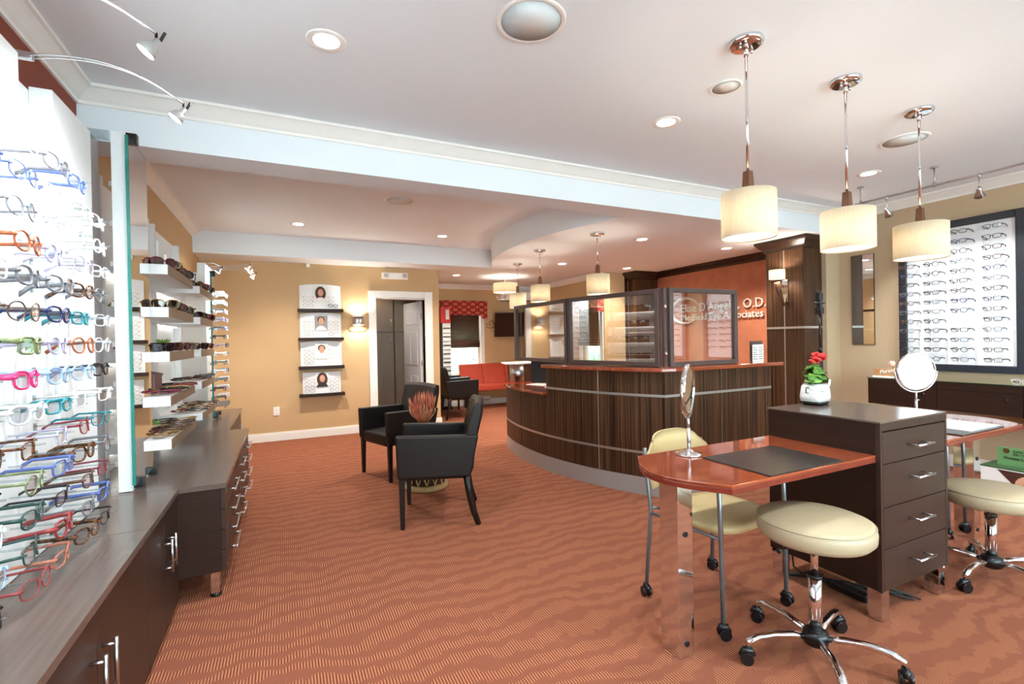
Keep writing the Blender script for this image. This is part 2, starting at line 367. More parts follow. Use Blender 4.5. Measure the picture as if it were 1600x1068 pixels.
struct('trim_bracket', B(.30, .345, 7.33, 7.39, ZS - .055, ZS), 'trim_white')
def base(nm, x0, x1, y0, y1): struct('baseboard_' + nm, B(x0, x1, y0, y1, 0, .1).box(min(x0, x1), max(x0, x1), y0 + (.005 if abs(y1 - y0) < .03 else 0), y1, .1, .118), 'trim_white', .003)
base('back', XL, 1.14, 7.372, 7.39); base('back_corner', 2.125, 2.255, 7.372, 7.39); base('closet', 2.24, 2.256, 7.39, 9.25)
base('far', 2.24, 5.0, 9.232, 9.25); base('right', 5.984, 6.0, YB, 3.45); base('waiting', 4.984, 5.0, 6.75, 9.25)
# closet doorway: casing, six-panel door, tall cupboards
dc = B(1.146, 1.257, 7.365, 7.39, 0, 2.12).box(2.006, 2.13, 7.365, 7.39, 0, 2.12).box(1.257, 2.006, 7.365, 7.39, 2.02, 2.12).box(1.235, 1.257, 7.39, 7.54, 0, 2.02).box(2.006, 2.03, 7.39, 7.54, 0, 2.02).box(1.257, 2.006, 7.39, 7.54, 2.0, 2.02)
struct('trim_door', dc, 'trim_white', .004)
dr = bpy.data.objects.new('door_1', None); COL.objects.link(dr); dr['kind'] = 'structure'; dr.location = (1.99, 7.56, 0); dr.rotation_euler = (0, 0, math.radians(98))
slab = B(0, .72, -.02, .02, .01, 1.99).build('door_slab', 'door_grey', dr, .003)
for cx in (.21, .51):
    for z0, z1 in ((.22, .78), (.95, 1.5), (1.62, 1.86)):
        for sd in (-1, 1):
            MB().box(cx - .1, cx + .1, sd * .018, sd * .026, z0, z1).build('panel', 'door_grey', slab, .006)
MB().cyl((.66, -.02, 1.0), (.66, -.06, 1.0), .012).ell((.66, -.075, 1.0), .028, .02, .028).build('knob', 'black_plastic', dr)
for z in (.25, 1.0, 1.75): MB().cyl((0, 0, z - .045), (0, 0, z + .045), .011, n=8).build('hinge', 'brushed', dr)
for i, (x0, x1) in enumerate(((.9, 1.32), (1.33, 1.70), (1.71, 2.1))):
    c = thing('closet_cupboard', ('dark brown tall closet cupboard seen deepest behind the wall edge', 'dark brown tall closet cupboard seen through the doorway beside the casing', 'dark brown tall closet cupboard behind the open panelled door')[i], 'cupboard', ((x0 + x1) / 2, 8.3, 0), 0, 'closet cupboards')
    w2 = (x1 - x0) / 2
    B(-w2, w2, 0, .5, 0, ZS - .02).build('carcass', 'closet_brown', c)
    B(-w2 + .005, w2 - .005, -.02, 0, .05, 1.5).build('door', 'closet_brown', c, .003)
    B(-w2 + .005, w2 - .005, -.02, 0, 1.515, ZS - .05).build('door', 'closet_brown', c, .003)
    for z in (1.3, 1.6):
        MB().tube([(w2 - .05, -.02, z), (w2 - .05, -.045, z), (w2 - .05, -.045, z + .12), (w2 - .05, -.02, z + .12)], .005, 6).build('handle', 'brushed', c)
# outdoors behind the waiting-room windows
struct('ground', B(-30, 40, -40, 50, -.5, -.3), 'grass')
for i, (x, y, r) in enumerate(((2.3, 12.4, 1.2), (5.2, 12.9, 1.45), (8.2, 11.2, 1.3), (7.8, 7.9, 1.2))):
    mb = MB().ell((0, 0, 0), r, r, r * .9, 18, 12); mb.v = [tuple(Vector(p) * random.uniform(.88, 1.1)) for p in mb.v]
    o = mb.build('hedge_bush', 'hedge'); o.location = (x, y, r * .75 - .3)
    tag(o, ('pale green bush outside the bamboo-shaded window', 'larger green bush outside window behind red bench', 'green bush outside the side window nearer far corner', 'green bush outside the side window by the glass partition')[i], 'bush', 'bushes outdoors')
def waiting_window(horizontal, a0, a1, pos, z0, z1):
    # casing, sash and pane on wall plane; horizontal: wall runs along x (far wall) else along y
    def bx(u0, u1, d0, d1, za, zb): return (u0, u1, pos + d0, pos + d1, za, zb) if horizontal else (pos + d0, pos + d1, u0, u1, za, zb)
    global wn; wn += 1
    f = MB()
    for u0, u1, za, zb in ((a0 - .09, a0, z0 - .09, z1 + .09), (a1, a1 + .09, z0 - .09, z1 + .09), (a0, a1, z1, z1 + .09), (a0 - .0, a1 + .0, z0 - .09, z0)): f.box(*bx(u0, u1, -.025, -.001, za, zb))
    fo = struct(f'window_{wn}', f, 'trim_white', .003)
    g = MB(); zm = (z0 + z1) / 2
    for u0, u1, za, zb in ((a0, a0 + .05, z0, z1), (a1 - .05, a1, z0, z1), (a0 + .05, a1 - .05, z0, z0 + .06), (a0 + .05, a1 - .05, zm - .03, zm + .03), (a0 + .05, a1 - .05, z1 - .05, z1)): g.box(*bx(u0, u1, .03, .08, za, zb))
    g.build('sash', 'trim_white', fo)
    for za, zb in ((z0 + .06, zm - .03), (zm + .03, z1 - .05)): MB().box(*bx(a0 + .05, a1 - .05, .05, .056, za, zb)).build('pane', 'window_glass', fo)
    return fo
waiting_window(True, 2.98, 3.68, 9.25, .62, 2.05)
waiting_window(False, 6.86, 7.42, 5.0, .7, 2.0)

# ------------------------------------------------------------------ columns with veneer, crown and strips
def column(x0, x1, y0, y1, label, gaps):
    c = thing('veneer_column', label, 'column', (0, 0, 0), 0, 'zebra veneer columns')
    ym = (y0 + y1) / 2; g = .006
    for (ya, yb) in ((y0, ym - g), (ym + g, y1)):
        for (za, zb) in ((.02, 1.412), (1.438, 2.37)):
            B(x0, x0 + .02, ya, yb, za, zb).build('panel', 'zebra', c)
    for (za, zb) in ((.02, 1.412), (1.438, 2.37)): B(x0 + .02, x1, y0, y0 + .02, za, zb).build('panel', 'zebra', c)
    B(x0 + .012, x1, y0 + .012, y1, 0, 2.4).build('core', 'dark_void', c)
    B(x0 - .004, x0 + .012, y0 - .004, y1, 1.412, 1.438).box(x0 + .012, x1, y0 - .004, y0 + .012, 1.412, 1.438).build('metal_strip', 'alu_strip', c)
    B(x0 - .002, x0 + .012, ym - g, ym + g, .02, 2.37).build('metal_strip', 'alu_strip', c)
    pf = [(.0, 2.345), (.018, 2.35), (.02, 2.372), (.035, 2.385), (.075, 2.435), (.09, 2.445), (.095, 2.479)]
    vs = []; fs = []
    for d, z in pf: vs += [(x0 - d, y0 - d, z), (x1, y0 - d, z), (x1, y1 + d, z), (x0 - d, y1 + d, z)]
    for i in range(len(pf) - 1):
        for j in range(4): fs.append((i * 4 + j, i * 4 + (j + 1) % 4, i * 4 + 4 + (j + 1) % 4, i * 4 + 4 + j))
    fs += [(0, 3, 2, 1), tuple(len(vs) - 4 + j for j in range(4))]
    MB().add(vs, fs).build('crown', 'dark_crown', c)
    return c
column(5.4, 5.74, 3.5, 3.97, 'dark zebra veneer column with wall lamp beside the tripod', 0)
column(5.5, 5.98, 6.5, 6.93, 'dark zebra veneer column behind the glass partition', 0)

# ------------------------------------------------------------------ ceiling fixtures
def downlight(x, y, z, label, grp, power=P_DOWN, col=WARM, spot=125):
    t = thing('downlight', label, 'ceiling light', (x, y, z), 0, grp)
    MB().lathe([(.058, -.002), (.085, -.006), (.09, -.002), (.09, 0), (.058, 0)], n=28, close=False).build('trim_ring', 'trim_white', t)
    MB().lathe([(.06, -.001), (.06, -.0005)], n=28).build('lens', 'lamp_face', t)
    light('downlight_beam', 'SPOT', (0, 0, -.03), power, col, t, .05, spot, .8, (0, 0, -1))
g1, g2, g3 = 'downlights in the front ceiling', 'downlights in the raised tray', 'downlights in the low soffit'
downlight(.203, 2.372, ZC, 'round recessed downlight above the armchairs side of front ceiling', g1, col=NEUT)
downlight(2.29, 2.385, ZC, 'round recessed downlight between the beam and cork-coloured speaker', g1, col=NEUT)
downlight(4.69, 2.44, ZC, 'round recessed downlight near the track rail', g1, col=NEUT)
downlight(.2, .1, ZC, 'round recessed downlight over the display cabinets behind the camera', g1, col=NEUT)
downlight(2.29, .1, ZC, 'round recessed downlight over the aisle behind the camera', g1, col=NEUT)
downlight(4.69, .1, ZC, 'round recessed downlight over the wall boards behind the camera', g1, col=NEUT)
downlight(1.3, 7.95, ZS, 'round recessed downlight inside the closet', 'closet downlight', 28)  # lamp out of view, added to lift the dark closet
downlight(.172, 6.16, ZC, 'round recessed downlight in tray nearest the wall shelves', g2, 100)
downlight(1.947, 6.2, ZC, 'round recessed downlight in tray nearest the curved soffit', g2, 100)
downlight(2.72, 7.9, ZS, 'round recessed downlight in soffit outside the closet corner', g3, 80)
downlight(3.825, 6.2, ZS, 'round recessed downlight in soffit beyond the counter pendants', g3, 80)
downlight(3.772, 4.344, ZS, 'round recessed downlight in soffit over the reception counter', g3, 80)
downlight(5.223, 4.4, ZS, 'round recessed downlight in soffit by the lettered wall', g3, 80)
downlight(5.1, 6.25, ZS, 'round recessed downlight in soffit by the farther column', g3, 80)
def speaker(x, y, r, label, mt='speaker'):
    t = thing('ceiling_speaker', label, 'speaker', (x, y, ZC), 0, 'round ceiling speakers')
    MB().lathe([(r * .86, -.004), (r * .97, -.008), (r, -.004), (r, 0), (r * .86, 0)], n=40, close=False).build('bezel', 'trim_white', t)
    MB().lathe([(r * .87, -.003), (.01, -.005)], n=40).build('grille', mt, t)
speaker(1.012, 1.862, .155, 'large round grey speaker in ceiling at the top edge')
speaker(4.132, 1.91, .15, 'round grey speaker in ceiling behind the farthest pendant')
speaker(1.067, 4.769, .15, 'round grey speaker in the raised tray ceiling')
speaker(2.284, 1.91, .085, 'small round cream ceiling cover beside the nearest pendant', 'speaker_pale')

def pendant(x, y, zc, label, grp, power=P_PEND, zt=2.03, zb=1.815, r=.125, hz=.105):
    t = thing('pendant_lamp', label, 'pendant lamp', (x, y, 0), 0, grp)
    MB().lathe([(.078, zc), (.08, zc - .012), (.072, zc - .022), (.06, zc - .026), (.0, zc - .026)], n=32).build('canopy', 'chrome', t)
    for a in (0, pi): MB().cyl((.04 * cos(a), .04 * sin(a), zc - .026), (.04 * cos(a), .04 * sin(a), zc - .045), .006, n=8).build('screw_cap', 'chrome', t)
    MB().cyl((0, 0, zc - .02), (0, 0, zc - .07), .011, n=10).cyl((0, 0, zc - .05), (0, 0, zt + hz), .007, n=10).build('rod', 'chrome', t)
    k1, k2 = .016, .021
    MB().hexa([(-k2, -k2, zt - .005), (k2, -k2, zt - .005), (k2, k2, zt - .005), (-k2, k2, zt - .005)], [(-k1, -k1, zt + hz), (k1, -k1, zt + hz), (k1, k1, zt + hz), (-k1, k1, zt + hz)]).build('wood_stem', 'walnut', t, .002)
    sh = MB().lathe([(r, zb), (r, zt), (r - .003, zt), (r - .003, zb), (r, zb)], n=40, close=False).build('shade', 'shade_cream', t)
    MB().lathe([(r - .004, zb + .006), (.0, zb + .006)], n=32, close=False).build('diffuser', 'diffuser', t)
    for a in (0, 2 * pi / 3, 4 * pi / 3): MB().cyl((0, 0, zt - .004), ((r - .003) * cos(a), (r - .003) * sin(a), zt - .004), .002, n=5).build('shade_spoke', 'brushed', t)
    MB().ell((0, 0, (zt + zb) / 2), .028, .028, .04).build('bulb', 'bulb_warm', t)
    light('pendant_glow', 'POINT', (0, 0, (zt + zb) / 2 + .0), power, WARM, t, .045)
gp = 'pendant lamps over the dispensing desks'; gr = 'pendant lamps over the reception counter'
pendant(2.024, 1.575, ZC, 'drum pendant lamp over the nearest end of the red desk', gp, r=.122)
pendant(2.845, 1.59, ZC, 'drum pendant lamp above the potted red flowers', gp, r=.130)
pendant(3.667, 1.615, ZC, 'drum pendant lamp in front of the white eyeglass board', gp, r=.140)
pendant(3.074, 4.252, ZS, 'nearest drum pendant lamp over reception counter', gr)
pendant(2.948, 5.312, ZS, 'middle drum pendant lamp over reception counter', gr)
pendant(3.149, 6.369, ZS, 'farthest drum pendant lamp over reception counter', gr)
t = thing('drum_chandelier', 'wide drum chandelier with metal arms in waiting area', 'chandelier', (3.61, 7.807, 0))
MB().lathe([(.06, ZS), (.06, ZS - .02), (.0, ZS - .025)], n=20).build('canopy', 'brushed', t)
MB().cyl((0, 0, ZS - .02), (0, 0, 2.08), .008, n=8).build('rod', 'brushed', t)
MB().lathe([(.215, 2.19), (.215, 2.36), (.212, 2.36), (.212, 2.19), (.215, 2.19)], n=40, close=False).build('shade', 'shade_cream', t)
MB().lathe([(.205, 2.2), (0, 2.195)], n=32, close=False).build('diffuser', 'diffuser', t)
for a in (0, 2 * pi / 3, 4 * pi / 3):
    MB().tube([((.0 + .2 * sin(q) ** .8) * cos(a), (.2 * sin(q) ** .8) * sin(a), 2.14 - .08 * cos(q)) for q in [pi / 2 * i / 6 + .02 for i in range(7)]], .006, 6).build('arm', 'brushed', t)
light('chandelier_glow', 'POINT', (0, 0, 2.29), P_PEND * 1.1, WARM, t, .06)

# track rail with spots at the right-hand wall
t = thing('track_rail', 'brushed metal track rail on posts above eyeglass board', 'track light', (5.05, 0, 0))
MB().cyl((0, -.5, 2.6), (0, 2.75, 2.6), .010, n=8).build('rail', 'brushed', t)
for y in (2.7, 2.12, 1.5, .6, -.2): MB().cyl((0, y, 2.6), (0, y, ZC), .006, n=8).cyl((0, y, ZC - .008), (0, y, ZC), .03, n=14).cyl((0, y, 2.585), (0, y, 2.625), .012, n=8).build('post', 'brushed', t)
for i, (y, ty) in enumerate(((2.48, 2.45), (1.83, 2.1), (1.0, 1.1), (.2, .1))):
    t = thing('track_spot', ('small metal track spotlight nearest the hanging wall mirror', 'small metal track spotlight hanging in front of eyeglass board', 'small metal track spotlight beyond the picture edge', 'small metal track spotlight farthest along the rail')[i], 'spotlight', (5.05, y, 2.6), 0, 'track spotlights')
    d = Vector((.9, ty - y, -1.0)).normalized(); p = Vector((0, 0, -.13))
    MB().cyl((0, 0, .012), (0, 0, -.03), .01, n=10).cyl((0, 0, -.02), (0, 0, -.12), .004, n=6).build('stem', 'brushed', t)
    MB().tube([p - d * .035, p - d * .01, p + d * .02, p + d * .055], [.012, .019, .021, .036], 14).build('spot_head', 'brushed', t)
    MB().tube([p + d * .054, p + d * .057], [.031, .031], 14).build('lens', 'lamp_face', t)
    light('track_beam', 'SPOT', p + d * .07, P_TRACK, NEUT, t, .02, 75, .6, d)

# ------------------------------------------------------------------ eyeglasses
GM = {}
def rim_pts(style, n, kx=1.0, kz=1.0):
    out = []
    for i in range(n):
        a = 2 * pi * i / n; c, s_ = cos(a), sin(a)
        e = {'rect': .55, 'round': 1.0, 'cat': .8, 'avi': .85}[style]
        x = abs(c) ** e * (1 if c >= 0 else -1); z = abs(s_) ** e * (1 if s_ >= 0 else -1)
        hw, hh = {'rect': (.027, .0185), 'round': (.0245, .0225), 'cat': (.0275, .0205), 'avi': (.029, .024)}[style]
        px, pz = x * hw, z * hh
        if style == 'cat': pz += .005 * max(0, x) * (1 if z > -.2 else .3) + .001
        if style == 'avi': px *= 1 + .12 * z; pz -= .002
        out.append((px * kx, pz * kz))
    return out
def gmesh(style, part, th, folded=False, lod=2):
    key = (style, part, th, folded, lod)
    if key in GM: return GM[key]
    n, k = (18, 5) if lod == 2 else (12, 4)
    cx = .0345; P = rim_pts(style, n); mb = MB()
    def front():
        for sd in (-1, 1):
            mb.tube([(sd * (cx + x), -.0022 * ((x + cx) / .03) ** 2, z) for x, z in P], th, k, closed=True, flat=1.2, up=(0, 1, 0))
            mb.cyl((sd * .060, -.004, .0095), (sd * .0685, -.009, .0105), th * 1.5, n=5)
        mb.tube([(-.0085, 0, .006), (0, .001, .0085), (.0085, 0, .006)], th * 1.1, 5)
    def temple(sd):
        if folded: mb.tube([(sd * .0685, -.007, .009), (sd * .064, -.012, .008), (-sd * .03, -.013 - (.004 if sd > 0 else 0), .006), (-sd * .06, -.014, -.012)], [th * 1.3] * 4, 5, flat=1.8)
        else: mb.tube([(sd * .0685, -.007, .0105), (sd * .069, -.03, .0105), (sd * .067, -.098, .008), (sd * .066, -.130, -.014)], [th * 1.3, th * 1.2, th * 1.1, th * 1.5], 5, flat=1.9)
    if part == 'frame': front()
    elif part == 'temple_a': temple(-1)
    elif part == 'temple_b': temple(1)
    elif part in ('lens_a', 'lens_b'):
        sd = -1 if part == 'lens_a' else 1
        mb.extr([(sd * (cx + x), -.0022 * ((x + cx) / .03) ** 2 - .0006, z) for x, z in (P if sd > 0 else P[::-1])], (0, .0012, 0))
    elif part == 'all': front(); temple(-1); temple(1)
    GM[key] = mb.mesh('glasses_' + part, 'fr_black'); return GM[key]
def gobj(name, me, mt, parent=None):
    o = bpy.data.objects.new(name, me); COL.objects.link(o); o.parent = parent
    o.material_slots[0].link = 'OBJECT'; o.material_slots[0].material = MATS[mt]; return o
def glasses(loc, rot, style, colour, label, group, lens='lens', folded=False, th=.0021, parts=True, name='eyeglasses', scale=1.0):
    if not parts:
        o = gobj(name, gmesh(style, 'all', th, folded, 1), 'fr_' + colour); o.location = loc; o.rotation_euler = rot; o.scale = (scale,) * 3
        return tag(o, label, name.replace('eyeglasses', 'glasses'), group)
    t = thing(name, label, 'sunglasses' if name == 'sunglasses' else 'glasses', loc, 0, group); t.rotation_euler = rot; t.scale = (scale,) * 3
    gobj('frame', gmesh(style, 'frame', th), 'fr_' + colour, t)
    for p in ('temple_a', 'temple_b'): gobj('temple', gmesh(style, p, th, folded), 'fr_' + colour, t)
    for p in ('lens_a', 'lens_b'): gobj('lens', gmesh(style, p, 0), lens, t)
    return t

# ------------------------------------------------------------------ display wall by the camera: cabinets, worktop, panels
def bar_handle_v(x, y, z0, z1, parent):   # vertical bar on a front facing +x
    MB().cyl((x + .035, y, z0), (x + .035, y, z1), .006, n=10).cyl((x, y, z0 + .02), (x + .035, y, z0 + .02), .0045, n=8).cyl((x, y, z1 - .02), (x + .035, y, z1 - .02), .0045, n=8).build('handle', 'brushed', parent)
def bar_handle_h(x, y0, y1, z, parent, ax='x'):
    if ax == 'x': MB().cyl((x + .035, y0, z), (x + .035, y1, z), .0055, n=10).cyl((x, y0 + .02, z), (x + .035, y0 + .02, z), .0045, n=8).cyl((x, y1 - .02, z), (x + .035, y1 - .02, z), .0045, n=8).build('handle', 'brushed', parent)
    else: MB().cyl((y0, x - .035, z), (y1, x - .035, z), .0055, n=10).cyl((y0 + .02, x, z), (y0 + .02, x - .035, z), .0045, n=8).cyl((y1 - .02, x, z), (y1 - .02, x - .035, z), .0045, n=8).build('handle', 'brushed', parent)
cabs = [(-.55, .62), (.62, 1.79), (1.79, 2.95)]
for i, (a, b) in enumerate(cabs):
    t = thing('base_cabinet', ('dark wood base cabinet farthest from the deep drawer unit', 'dark wood base cabinet with bar handles at bottom corner', 'dark wood base cabinet beside the deep drawer unit')[i], 'cabinet', (0, a, 0), 0, 'display wall base cabinets')
    L = b - a; mid = 1.79 - a if i == 1 else .87
    B(XL + .005, -.535, .002, L - .002, .05, .585).build('carcass', 'wenge', t)
    B(XL + .005, -.58, .002, L - .002, 0, .05).build('plinth', 'black_plastic', t)
    seams = [0, L / 2, L] if i < 2 else [0, .569, .873, L]
    for q in range(len(seams) - 1):
        d = B(-.535, -.515, seams[q] + .002, seams[q + 1] - .002, .045, .583).build('door', 'wenge_front', t, .0015)
        if i < 2: yh = seams[1] - .045 if q == 0 else seams[1] + .045
        else: yh = (None, seams[2] - .035, seams[2] + .045)[q]
        if yh: bar_handle_v(-.515, yh, .32, .47, d)
# handle pair at the seam between the second and third cabinets
t3 = [o for o in COL.objects if o.name.startswith('base_cabinet')]
bar_handle_v(-.515, 1.735 - .62, .30, .47, [c for c in t3[1].children if c.name.startswith('door')][1]); bar_handle_v(-.515, .04, .30, .47, [c for c in t3[2].children if c.name.startswith('door')][0])
wt = MB().box(XL + .003, -.505, -.55, 2.358, .586, .615).build('worktop', 'wenge_top', None, .002)
tag(wt, 'long dark brown worktop under the lit eyeglass panel', 'worktop')
wt = MB().box(XL + .003, -.505, 2.361, 2.95, .586, .615).build('worktop', 'wenge_top', None, .002)
tag(wt, 'short dark brown worktop section below the tall mirror edge', 'worktop')
t = thing('drawer_unit', 'deep dark wood drawer unit on chrome legs below shelves', 'drawer unit', (0, 2.955, 0))
B(XL + .005, -.325, .0, 1.795, .145, .585).build('carcass', 'wenge', t)
B(XL + .005, -.298, -.004, 1.8, .586, .615).build('top', 'wenge_top', t, .002)
for c in range(3):
    for r in range(4):
        y0 = .004 + c * .597; z0 = .148 + r * .1092
        d = B(-.325, -.303, y0, y0 + .592, z0, z0 + .1055).build('drawer', 'wenge_front', t, .0015)
        bar_handle_h(-.303, y0 + .16, y0 + .43, z0 + .055, d)
for y in (.06, 1.74):
    for x in (-.36, -.9): 
        l = B(x - .02, x + .02, y - .02, y + .02, .02, .145).box(x - .04, x + .04, y - .04, y + .04, .139, .145).build('leg', 'chrome', t)
        MB().lathe([(.026, 0), (.028, .012), (.02, .022)], (x, y, 0), 14).build('foot', 'black_plastic', l)
t = thing('base_cabinet', 'dark wood base cabinet beyond the drawer unit near outlet wall', 'cabinet', (0, 4.757, 0), 0, 'display wall base cabinets')
B(XL + .005, -.49, 0, 1.54, .05, .585).build('carcass', 'wenge', t); B(XL + .005, -.46, 0, 1.55, .586, .615).build('top', 'wenge_top', t, .002)
B(XL + .005, -.52, .002, 1.54, 0, .05).build('plinth', 'black_plastic', t)
for q in range(3): bar_handle_v(-.47, .06 + .515 * q, .36, .5, B(-.49, -.47, .003 + .514 * q, .513 + .514 * q, .05, .583).build('door', 'wenge_front', t, .0015))

# lit eyeglass panel
XF = -.65
cols = [2.43, 2.235, 2.03, 1.82, 1.60, 1.37]; rows = [1.363 + .0973 * k for k in range(9, -8, -1)]
t = thing('eyeglass_display', 'tall white lit eyeglass panel with rows of acrylic rods', 'display panel')
B(XL + .004, -.86, -.5, 2.86, .617, 2.33).build('back_board', 'panel_white', t)
B(-.86, -.79, -.5, 2.16, .617, 2.345).build('face_board', 'panel_white', t, .003)
B(-.86, -.79, 2.42, 2.82, .617, 2.345).build('face_board', 'panel_white', t, .003)
B(-.86, -.80, 2.17, 2.41, .617, 2.2).build('face_board', 'panel_white', t, .003)
B(XL + .004, -.90, 2.865, 3.325, .617, 2.475).build('grey_board', 'door_grey', t); B(-.905, -.895, 2.87, 2.885, .617, 2.30).build('dark_seam', 'ink', t)
rodm = MB().tube([(-.80, 0, .004), (XF - .006, 0, .002), (XF + .022, 0, .003)], [.0035, .0035, .0028], 6).box(-.7995, -.795, -.009, .009, -.012, .016).mesh('rod', 'acrylic')
KEY = {(0, 0): 'clear crystal', (0, 1): 'amber', (0, 2): 'lilac', (0, 3): 'olive green', (1, 0): 'clear crystal', (1, 1): 'teal', (1, 2): 'navy', (1, 3): 'brown', (1, 4): 'grey', (-1, 0): 'black', (-1, 1): 'pale blue', (-1, 2): 'pale blue', (-1, 3): 'pink', (-1, 4): 'blue',
       (-2, 0): 'white', (-2, 1): 'clear crystal', (-2, 2): 'teal', (-2, 3): 'clear crystal', (-3, 0): 'teal', (-3, 1): 'burgundy', (-3, 2): 'lilac', (-3, 3): 'tortoiseshell', (-4, 0): 'grey', (-4, 1): 'tortoiseshell', (-4, 2): 'blue', (-4, 3): 'olive green',
       (-5, 0): 'burgundy', (-5, 1): 'brown', (-5, 2): 'black', (-5, 3): 'dark green', (-6, 0): 'blue', (-6, 1): 'grey', (-6, 2): 'red', (-6, 3): 'dark green', (-7, 0): 'black', (-7, 1): 'tortoiseshell', (-7, 2): 'coral', (-7, 3): 'red', (-7, 4): 'black', (3, 3): 'amber', (2, 3): 'grey', (2, 1): 'tortoiseshell'}
styles = ['rect', 'round', 'cat', 'rect', 'cat']; sname = {'rect': 'rectangular', 'round': 'round', 'cat': 'cat-eye', 'avi': 'aviator'}
cname = ['beside the mirror', 'second from mirror', 'third from mirror', 'fourth from mirror', 'fifth from mirror', 'sixth from mirror']
for ci, y in enumerate(cols):
    for ri, z in enumerate(rows):
        k = 9 - ri
        if k > 6 or (ci == 0 and k > 5) or (ci == 5 and k > -4): continue
        o = bpy.data.objects.new('rod', rodm); COL.objects.link(o); o.parent = t; o.location = (0, y, z)
        if random.random() < .03 and (k, ci) not in KEY: continue
        colr = KEY.get((k, ci)) or random.choice(['clear crystal', 'white', 'clear crystal', 'pale blue', 'clear crystal', 'white', 'lilac', 'grey', 'blue'] if k > 1 else ['clear crystal', 'grey', 'pale blue', 'brown', 'black', 'coral'])
        st = 'cat' if colr == 'pink' else random.choice(styles)
        glasses((XF + random.uniform(-.01, .006), y, z - .006), (random.uniform(-.06, .06), 0, -pi / 2 + random.uniform(-.15, .22)), st, colr,
                f'{colr} {sname[st]} eyeglasses on lit panel, {ORD[ri - 3]} row down, column {cname[ci]}', 'eyeglasses on the lit panel', th=random.choice([.0016, .0022, .0027]) if colr not in ('white',) else .002, scale=random.uniform(1.12, 1.24))
# arm lamps over the panel
def arm_lamp(x0, y, z0, x1, z1, label, power=P_ARM, col=COOL, hgt=.03, aim=(-.62, .02, -.78), grp='curved arm lamps over the panel', w=.012, pivot=0):
    t = thing('arm_lamp', label, 'display lamp', (x0, y, z0), 0, grp)
    D = x1 - x0; dz = z1 + .055 - z0
    for s_ in (-1, 1):
        pts = []
        for i in range(13):
            u = i / 12; pts.append((D * u, s_ * w * (1 - .8 * u), dz * u ** 3 + hgt * 4 * u * (1 - u)))
        MB().tube(pts, .0028, 6).build('arm_rod', 'brushed', t)
    for u in (.33, .7): MB().cyl((D * u, -w, dz * u ** 3 + hgt * 4 * u * (1 - u)), (D * u, w, dz * u ** 3 + hgt * 4 * u * (1 - u)), .003, n=5).build('spacer', 'acrylic', t)
    B(-.04, .01, -.012, .012, -.012, .012).build('clamp', 'brushed', t, .003)
    p = Vector((D, 0, z1 + .03 - z0)); d = Vector(aim).normalized()
    MB().tube([p - d * .01, p + d * .012, p + d * .018, p + d * .036, p + d * .044], [.009, .010, .018, .025, .026], 16).build('reflector', 'satin_grey', t)
    MB().tube([p + d * .043, p + d * .046], [.023, .023], 16).build('lamp_glass', 'lamp_face_cool', t)
    MB().cyl((D, 0, dz + .004), p, .004, n=6).cyl(p + Vector((.008, 0, .004)), p + Vector((.022, 0, .034)), .0045, n=8).build('knob', 'black_plastic', t)
    light('arm_beam', 'SPOT', p + d * .055, power, col, t, .03, 150, 1.0, d)
arm_lamp(-.776, 2.2, 2.357, -.334, 2.224, 'curved arm lamp over lit panel, nearest the ceiling beam')
arm_lamp(-.776, 1.75, 2.357, -.33, 2.231, 'curved arm lamp over lit panel, second from the beam')
arm_lamp(-.776, 1.3, 2.357, -.33, 2.231, 'curved arm lamp over lit panel, third from the beam')  # beyond the frame, added to light the nearer panel columns
arm_lamp(-.776, .85, 2.357, -.33, 2.231, 'curved arm lamp over lit panel, fourth from the beam')  # also out of frame, added for the light on the panel
for i, (y, x1, z1) in enumerate(((6.08, -.338, 2.19), (6.22, -.318, 2.17), (6.35, -.303, 2.13), (5.88, -.60, 2.12))):
    arm_lamp(-.735, y, 2.192, x1, z1, ('small arm lamp beyond the second mirror, nearest', 'small arm lamp beyond the second mirror, middle', 'small arm lamp beyond the second mirror, closest to tan wall', 'small arm lamp right behind the second mirror')[i], P_ARM * .5, NEUT, .02, grp='small arm lamps by the tan wall', w=.006)
# tall mirrors on the worktop
def tall_mirror(y0, y1, x, z0, z1, label, pill):
    t = thing('tall_mirror', label, 'mirror', (x, y0, 0), 0, 'tall display mirrors'); L = y1 - y0
    B(-.012, .0, .001, L - .001, z0, z1).build('glass_body', 'teal_edge', t); B(-.013, .001, -.002, .001, z0, z1).build('polished_edge', 'teal_edge', t)
    B(-.0142, -.0125, 0.0, L, z0, z1).build('silvering', 'mirror', t)
    B(.0002, .0008, .004, L - .002, z0 + .004, z1 - .004).build('mirror_face', 'mirror', t)
    if pill: B(-.075, -.016, .02, L, .617, z1 + .02).build('pillar', 'panel_white', t, .002)
    for z in (z0 - .012, z1 - .02):
        B(-.02, .03, .03, .07, z - .01, z + .045).build('clamp', 'black_plastic', t, .006)
    B(-.02, .03, L - .05, L - .02, z0 - .022, z0 + .02).build('clamp', 'black_plastic', t, .006)
    if pill:
        for k in range(8): B(-.085, -.075, .015, .045, .75 + .2 * k, .775 + .2 * k).build('clip', 'satin_grey', t)
    if pill: B(-.20, -.075, .0, .02, z1 - .035, z1 + .01).build('bracket', 'acrylic', t)
tall_mirror(2.985, 3.335, -.69, .65, 2.41, 'tall frameless mirror with teal glass edge beside the eyeglass panel', True)
tall_mirror(5.45, 5.75, -.632, .65, 2.05, 'tall frameless mirror at far end of sunglasses shelves', False)
